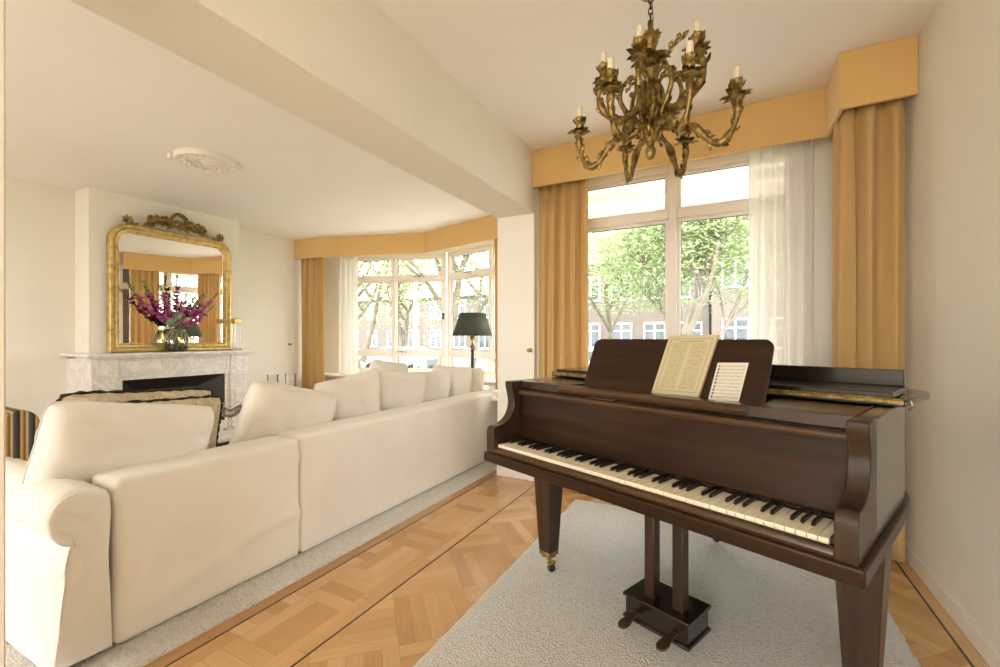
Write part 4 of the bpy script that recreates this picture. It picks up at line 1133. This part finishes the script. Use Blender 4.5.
# music desk, leaning back
DV, DZ, DS = .300, .986, .44           # foot of the desk and its lean (dv per dz)
nrm = Vector((0, -1, DS)).normalized(); upv = Vector((0, DS, 1)).normalized()
DH = .252
def desk_pt(u, h, off=0.): return Vector((u, DV, DZ))+upv*h+nrm*off
ol = []
u0, u1, r_ = .378, 1.158, .035
ol = [(u0, 0), (u1, 0), (u1, DH-r_)]+[(u1-r_+r_*math.cos(a), DH-r_+r_*math.sin(a)) for a in [k*PI/16 for k in range(1, 8)]]+[(u1-r_, DH), (u0+r_, DH)]+[(u0+r_+r_*math.cos(a), DH-r_+r_*math.sin(a)) for a in [PI/2+k*PI/16 for k in range(1, 8)]]+[(u0, DH-r_)]
m = MB(); n = len(ol)
m.add([desk_pt(u, h, 0) for u, h in ol]+[desk_pt(u, h, -.014) for u, h in ol], [tuple(range(n)), tuple(range(2*n-1, n-1, -1))]+[(i, n+i, n+(i+1) % n, (i+1) % n) for i in range(n)])
m.build('music_desk', 'piano_u', gp, bevel=.003)
for uu in (.6, .95): MB().tube([desk_pt(uu, .12, -.016), (uu, .46, .986)], .006, 6).build('desk_prop', 'brass', gp, smooth=True)
# lid, folded flap with upturned lip, piano hinge
lo = [(x, max(y, .50)) for x, y in outline(.022, .50)]
lo = [lo[0], (1.487, .5), (1.50, .68), (1.512, .84), (1.50, .90), (1.46, .945), (1.40, .975)]+[(x, y) for x, y in lo[2:] if x < 1.36]
MB().prism(lo, 1.002, 1.024).build('main_lid', 'piano_dark', gp, bevel=.004)
MB().box(.03, 1.46, .50, .775, 1.0265, 1.046).build('lid_flap', 'piano_dark', gp, bevel=.003)
MB().box(.30, 1.455, .757, .775, 1.046, 1.106).build('flap_lip', 'piano_dark', gp, bevel=.003)
m = MB().tube([(.0, .498, 1.0255), (1.485, .498, 1.0255)], .0038, 8)
m.box(.0, 1.485, .4975, .4995, 1.012, 1.0235)
m.build('piano_hinge', 'bronze', gp, smooth=True)
MB().tube([(1.487, .54, 1.02), (1.5, .53, 1.02), (1.503, .53, 1.005), (1.496, .52, .995)], .004, 6).build('lid_hook', 'chrome', gp, smooth=True)
# keyboard
key = MB().box(.068, 1.413, .045, .19, .661, .672).build('keyboard', 'piano_dark', gp)
MB().box(1.400, 1.4135, .036, .19, .672, .705).build('key_block', 'piano_dark', gp, bevel=.002)
K0, KW = .0685, (1.3995-.0685)/52
wkey = MB().box(.0009, KW-.0009, 0, .155, 0, .027)
w0 = wkey.build('white_key', 'white_key', key, bevel=.0012, seg=1); w0.location = (K0, .036, .6725)
bkm = MB(); bw = .0105
bkm.add([(-bw/2, .0, 0), (bw/2, .0, 0), (bw/2, .095, 0), (-bw/2, .095, 0), (-bw/2+.001, .008, .0125), (bw/2-.001, .008, .0125), (bw/2-.001, .095, .0125), (-bw/2+.001, .095, .0125)], [(0,3,2,1),(4,5,6,7),(0,1,5,4),(1,2,6,5),(2,3,7,6),(3,0,4,7)])
b0 = None
for k in range(52):
    if k: c = w0.copy(); c.location = (K0+k*KW, .036, .6725); C.objects.link(c)
    if k < 51 and 'ABCDEFG'[k % 7] in 'ACDFG':
        if b0 is None: b0 = bkm.build('black_key', 'black_key', key, bevel=.0015, seg=1); b = b0
        else: b = b0.copy(); C.objects.link(b)
        b.location = (K0+(k+1)*KW, .095, .7001)
# legs with brass ferrules and casters
def leg(u, v):
    m = MB(); w1, w2 = .060, .036
    m.add([(sx*w2, sy*w2, .125) for sx, sy in ((-1,-1),(1,-1),(1,1),(-1,1))]+[(sx*w1, sy*w1, .60) for sx, sy in ((-1,-1),(1,-1),(1,1),(-1,1))]+[(sx*w1, sy*w1, .612) for sx, sy in ((-1,-1),(1,-1),(1,1),(-1,1))],
          [(0,3,2,1),(0,1,5,4),(1,2,6,5),(2,3,7,6),(3,0,4,7),(4,5,9,8),(5,6,10,9),(6,7,11,10),(7,4,8,11),(8,9,10,11)])
    l = m.build('leg', 'piano_z', gp, bevel=.004); l.location = (u, v, 0)
    MB().box(-.036, .036, -.036, .036, .105, .125).box(-.028, .028, -.028, .028, .09, .105).build('ferrule', 'bronze', l, bevel=.004)
    MB().tube([(0, 0, .09), (.0, 0, .075), (.018, 0, .055)], .011, 8).tube([(.02, -.016, .07), (.02, -.016, .038)], .006, 6).tube([(.02, .016, .07), (.02, .016, .038)], .006, 6).box(.008, .032, -.02, .02, .062, .07).build('caster_fork', 'bronze', l, smooth=True)
    MB().lathe([(.001, -.011), (.018, -.011), (.022, -.006), (.022, .006), (.018, .011), (.001, .011)], (.018, 0, .04), 20, Matrix.Rotation(PI/2, 4, 'X')).build('caster_wheel', 'black_metal', l, smooth=True)
    return l
leg(.145, .315); leg(1.415, .325); leg(.55, 1.30)
# pedal lyre
for uu in (.735, .857): MB().box(uu-.022, uu+.022, .285, .335, .15, .612).build('lyre_post', 'piano_z', gp, bevel=.004)
MB().box(.650, .918, .246, .418, .062, .142).build('pedal_box', 'piano_dark', gp, bevel=.004)
MB().box(.641, .927, .237, .427, .142, .156).build('pedal_box_top', 'piano_dark', gp, bevel=.004)
MB().box(.641, .927, .237, .427, .052, .066).build('pedal_box_base', 'piano_dark', gp, bevel=.005)
for uu in (.702, .866):
    m = MB(); prof = [(.0, .012), (.03, .012), (.055, .016), (.08, .022), (.1, .021), (.113, .012)]
    vs = []
    for d, w in [(0, .011), (.03, .012), (.055, .017), (.08, .022), (.1, .020), (.112, .012), (.115, .004)]:
        z = .098-.1*d-.03*max(0, d-.05)
        vs += [(-w, -d, z), (w, -d, z), (w, -d, z-.009), (-w, -d, z-.009)]
    fs = [(0, 3, 2, 1)]
    for i in range(6):
        for j in range(4): fs.append((i*4+j, i*4+(j+1) % 4, i*4+4+(j+1) % 4, i*4+4+j))
    fs.append((24, 25, 26, 27))
    o = m.add(vs, fs).build('pedal', 'piano_light', gp, bevel=.002); o.location = (uu, .246, 0)

# printed music resting on the desk (world things, standing on the tray)
RM = Matrix.Translation(Vector(PO)) @ Matrix.Rotation(PR, 4, 'Z')
def sheet(name, label, cat, corners, thick, mat, side):
    """corners in desk coordinates (u,h): bl, br, tr, tl"""
    bl = desk_pt(*corners[0], thick); P = [RM @ desk_pt(u, h, thick+.0005) for u, h in corners]; Q = [RM @ desk_pt(u, h, .0006) for u, h in corners]
    o = P[0]; t = thing(name, label, cat, tuple(o))
    P = [p-o for p in P]; Q = [q-o for q in Q]
    body = MB(); body.add([q for q in Q]+[p-(p-q)*.02 for p, q in zip(P, Q)], [(3, 2, 1, 0), (4, 5, 6, 7), (0, 1, 5, 4), (1, 2, 6, 5), (2, 3, 7, 6), (3, 0, 4, 7)])
    body.build('page_block', side, t)
    m = MB(); N = 10; vs = []; uvs = []
    for j in range(N+1):
        for i in range(N+1):
            a, b = i/N, j/N
            vs.append((P[0]*(1-a)+P[1]*a)*(1-b)+(P[3]*(1-a)+P[2]*a)*b); uvs.append((a, b))
    m.add(vs, [(j*(N+1)+i, j*(N+1)+i+1, (j+1)*(N+1)+i+1, (j+1)*(N+1)+i) for j in range(N) for i in range(N)])
    pg = m.build('printed_page', mat, t)
    ul = pg.data.uv_layers.new(name='UVMap')
    for lp in pg.data.loops: ul.data[lp.index].uv = uvs[lp.vertex_index]
    return t
sheet('sheet_music_book', 'thick aged songbook closed-edge on the music desk showing a printed index page', 'music book', BOOK, .012, 'page_index', 'paper_edge')
sheet('sheet_music', 'small cream sheet of printed music notes right of the aged songbook', 'sheet music', SHEET, .002, 'page_music', 'paper_edge')

# ------------------------------------------------------------------ chandelier
CX_, CY_ = -.33, 2.1; th = math.radians(27.85)
ch = thing('chandelier', 'ornate aged bronze chandelier with curled leafy arms and ivory candle sleeves', 'chandelier', (CX_, CY_, 0))
m = MB().lathe([(.0001, 2.035), (.012, 2.04), (.022, 2.06), (.024, 2.08), (.014, 2.1), (.02, 2.115), (.038, 2.14), (.045, 2.17), (.036, 2.2), (.03, 2.22), (.045, 2.25), (.052, 2.29), (.046, 2.33), (.03, 2.37), (.022, 2.4), (.03, 2.42), (.04, 2.44), (.03, 2.455), (.018, 2.47), (.03, 2.49), (.03, 2.5), (.018, 2.515), (.022, 2.54), (.034, 2.57), (.036, 2.59), (.03, 2.6), (.012, 2.61), (.013, 2.67), (.0001, 2.675)], (0, 0, 0), 20)
for k in range(8):      # acanthus ribs on the body
    a = 2*PI*k/8
    m.tube([(rr*math.cos(a), rr*math.sin(a), z) for rr, z in ((.035, 2.13), (.05, 2.17), (.034, 2.21), (.05, 2.25), (.06, 2.29), (.05, 2.34), (.03, 2.39))], lambda u: .008+.004*math.sin(u*9), 6)
m.build('central_stem', 'bronze', ch, smooth='all')
r = random.Random(44)
m = MB()
for k in range(10):
    a = 2*PI*k/10; d = Vector((math.cos(a), math.sin(a), 0))
    leaf(m, d*.02+Vector((0, 0, 2.49)), d+Vector((0, 0, -.25)), .07, .02, up=Vector((0, 0, 1)), curl=.25)
    leaf(m, d*.015+Vector((0, 0, 2.585)), d*.6+Vector((0, 0, .6)), .035, .014, up=d, curl=.3)
m.build('leaf_dish', 'bronze', ch, smooth='all')
# a bent leafy sprig on the upper stem
m = MB(); sp = catmull([(.02, .01, 2.46), (.06, .03, 2.50), (.09, .045, 2.55), (.13, .06, 2.585)], 5); m.tube(sp, .004, 6)
for k, p in enumerate(sp[3::2]): leaf(m, p, Vector((.5*(-1)**k+.5, .2, 1)), .04, .012, up=Vector((0, -1, .3)))
m.build('leafy_sprig', 'bronze', ch, smooth='all'); m = MB(); sp = catmull([(.0, 0, 2.38), (.07, .01, 2.41), (.1, .03, 2.405)], 5); m.tube(sp, .004, 6)
for k, p in enumerate(sp[3::2]): leaf(m, p, Vector((.5*(-1)**k+.5, .2, 1)), .035, .012, up=Vector((0, -1, .3)))
m.build('leafy_sprig', 'bronze', ch, smooth='all'); m = MB(); sp = catmull([(.0, -.0, 2.40), (-.07, -.02, 2.40), (-.09, -.03, 2.37)], 5); m.tube(sp, .004, 6)
for k, p in enumerate(sp[3::2]): leaf(m, p, Vector((-.6, -.2, (-1)**k)), .03, .011, up=Vector((0, -1, .3)))
m.build('leafy_sprig', 'bronze', ch, smooth='all')
m = MB()
z = 2.675; k = 0
while z < 2.79:
    m.tube([Vector((.009*math.cos(a)*(1 if k % 2 else 0), .009*math.cos(a)*(0 if k % 2 else 1), z+.016+.017*math.sin(a))) for a in [2*PI*q/12 for q in range(12)]], .0028, 5, closed=True); z += .026; k += 1
m.tube([(.012, 0, 2.67), (.008, .004, 2.73), (.004, 0, 2.8)], .002, 5)
m.build('chain', 'black_metal', ch, smooth='all')
MB().lathe([(.0001, 2.79), (.045, 2.792), (.05, 2.799)], (0, 0, 0), 20).build('ceiling_cup', 'bronze', ch, smooth=True)
# C-scrolls around the body
for k in range(6):
    a = 2*PI*(k+.3)/6; d = Vector((math.cos(a), math.sin(a), 0))
    pts = catmull([d*rr+Vector((0, 0, z)) for rr, z in ((.025, 2.33), (.045, 2.40), (.085, 2.415), (.125, 2.38), (.135, 2.32), (.105, 2.26), (.075, 2.22), (.085, 2.18), (.11, 2.185), (.108, 2.21))], 5)
    m = MB().tube(pts, lambda u: .0105*(1.1-.5*abs(2*u-1)), 8)
    for q in (8, 14, 20, 26, 32): leaf(m, pts[q], d*.6+Vector((0, 0, r.uniform(-.4, 1))), .035, .012, up=Vector((-d.y, d.x, 0)), curl=.3)
    m.build('scroll', 'bronze', ch, smooth='all')
def ch_arm(lat, dep, prof, zc, seed):
    rr_ = random.Random(seed)
    d = Vector((lat*math.cos(th)-dep*math.sin(th), lat*math.sin(th)+dep*math.cos(th), 0)); R_ = d.length; d.normalize(); side = Vector((-d.y, d.x, 0))
    pts = catmull([d*(p[0]*R_)+Vector((0, 0, p[1])) for p in prof], 6); N = len(pts)
    m = MB().tube(pts, lambda u: .0135+.004*math.sin(u*22)+.004*(1-u), 8)
    # curled scroll end under the bend and leaves growing off the arm
    for q in range(3, N-2, 3):
        p = pts[q]; tg = (pts[q+1]-pts[q-1]).normalized(); nn = tg.cross(side)
        s_ = 1 if q % 2 else -1
        leaf(m, p, tg*.7+nn*s_*.6, rr_.uniform(.03, .05), .011, up=side, curl=.15)
        if q % 2: m.ball(p+nn*.008, .0125, 5)
    j = int(N*.45); sc = pts[j]
    m.tube([sc+Vector((0, 0, .012))+d*(.018*math.cos(a))*(1-a/9)+Vector((0, 0, .018*math.sin(a)*(1-a/9))) for a in [k*.5 for k in range(14)]], .006, 6)
    j = int(N*.7); m.ball(pts[j]-Vector((0, 0, .012)), .012, 6, (1, 1, 1.5))
    arm_ = m.build('arm', 'bronze', ch, smooth='all')
    e = pts[-1]; base = Vector((e.x, e.y, zc))
    cm = MB().lathe([(.0001, -.01), (.012, -.006), (.016, 0), (.03, .006), (.032, .01), (.014, .014), (.012, .022), (.019, .034), (.021, .05), (.016, .062), (.018, .07), (.025, .078), (.023, .082), (.0001, .08)], tuple(base), 16)
    for k in range(9):
        a = 2*PI*k/9+seed; dd = Vector((math.cos(a), math.sin(a), 0))
        leaf(cm, base+dd*.01+Vector((0, 0, .004)), dd+Vector((0, 0, rr_.uniform(-.15, .35))), rr_.uniform(.038, .058), .014, up=Vector((0, 0, 1)), curl=.3)
    for k in range(5):
        a = 2*PI*k/5+seed; dd = Vector((math.cos(a), math.sin(a), 0)); leaf(cm, base+dd*.012+Vector((0, 0, .045)), dd*.5+Vector((0, 0, 1)), .04, .012, up=dd, curl=.15)
    cm.build('candle_cup', 'bronze', arm_, smooth='all')
    MB().lathe([(.0138, .08), (.0138, .132), (.0125, .135), (.0001, .135)], tuple(base), 14).build('candle_sleeve', 'candle', arm_, smooth=True)
LOW = [(.1, 2.2), (.26, 2.165), (.44, 2.16), (.57, 2.13), (.70, 2.075), (.83, 2.055), (.95, 2.10), (1.01, 2.17), (1.0, 2.225)]
UP = [(.1, 2.30), (.4, 2.235), (.7, 2.20), (1.0, 2.24), (1.12, 2.31), (1.0, 2.365)]
for i, (la, de) in enumerate([(-.294, .16), (-.015, .347), (.275, .27), (.308, -.16), (.042, -.32), (-.237, -.22)]): ch_arm(la, de, LOW, 2.225, i+1)
for i, (la, de) in enumerate([(-.22, -.03), (.112, -.23), (-.114, -.2)]): ch_arm(la, de, UP, 2.37, i+11)

# ------------------------------------------------------------------ light, sky, camera
w = bpy.data.worlds.new('World'); bpy.context.scene.world = w; w.use_nodes = True
bg = w.node_tree.nodes['Background']
tc = w.node_tree.nodes.new('ShaderNodeTexCoord'); sp_ = w.node_tree.nodes.new('ShaderNodeSeparateXYZ'); rp = w.node_tree.nodes.new('ShaderNodeValToRGB')
w.node_tree.links.new(tc.outputs['Generated'], sp_.inputs[0]); w.node_tree.links.new(sp_.outputs[2], rp.inputs[0])
rp.color_ramp.elements[0].position = 0; rp.color_ramp.elements[0].color = (1, .985, .955, 1); rp.color_ramp.elements[1].position = .8; rp.color_ramp.elements[1].color = (1, .992, .975, 1)
w.node_tree.links.new(rp.outputs[0], bg.inputs[0]); bg.inputs[1].default_value = WORLD
def area(name, loc, rot, sx, sy, power, col, portal=False):
    l = bpy.data.lights.new(name, 'AREA'); l.shape = 'RECTANGLE'; l.size = sx; l.size_y = sy; l.energy = power; l.color = col
    o = bpy.data.objects.new(name, l); C.objects.link(o); o.location = loc; o.rotation_euler = rot
    if portal: l.cycles.is_portal = True
    return o
for i, (a_, b_) in enumerate(openings):
    area('portal', ((a_+b_)/2, YB-.1, 1.28), (R(90), 0, 0), b_-a_, 2.5, 1, (1, 1, 1), True)
area('portal', ((OX0+OX1)/2, YW+.24, 1.6), (R(-90), 0, 0), OX1-OX0, 2.0, 1, (1, 1, 1), True)
for i in range(3):
    a_, b_ = Vector(W[i]), Vector(W[i+1]); d_ = (b_-a_).normalized(); n_ = Vector((-d_.y, d_.x)); c_ = (a_+b_)/2+n_*.2
    area('portal', (c_.x, c_.y, 1.6), (R(-90), 0, math.atan2(d_.y, d_.x)), (b_-a_).length, 1.95, 1, (1, 1, 1), True)
cam = bpy.data.cameras.new('camera'); co = bpy.data.objects.new('camera', cam); C.objects.link(co)
co.location = (0, 0, 1.22); co.rotation_euler = (R(90), 0, th)
cam.sensor_width = 36; cam.lens = 439*36/1000; cam.clip_start = .05; cam.clip_end = 300
cam.shift_y = (338-333.5)/1000
bpy.context.scene.camera = co
sc = bpy.context.scene
sc.view_settings.view_transform = 'Standard'; sc.view_settings.look = 'None'; sc.view_settings.exposure = EXPO; sc.view_settings.gamma = 1
sc.view_settings.use_curve_mapping = False
sc.cycles.use_denoising = True
sc.cycles.max_bounces = 10; sc.cycles.diffuse_bounces = 6; sc.cycles.transparent_max_bounces = 24; sc.cycles.sample_clamp_indirect = 8
sc.cycles.caustics_reflective = False; sc.cycles.caustics_refractive = False
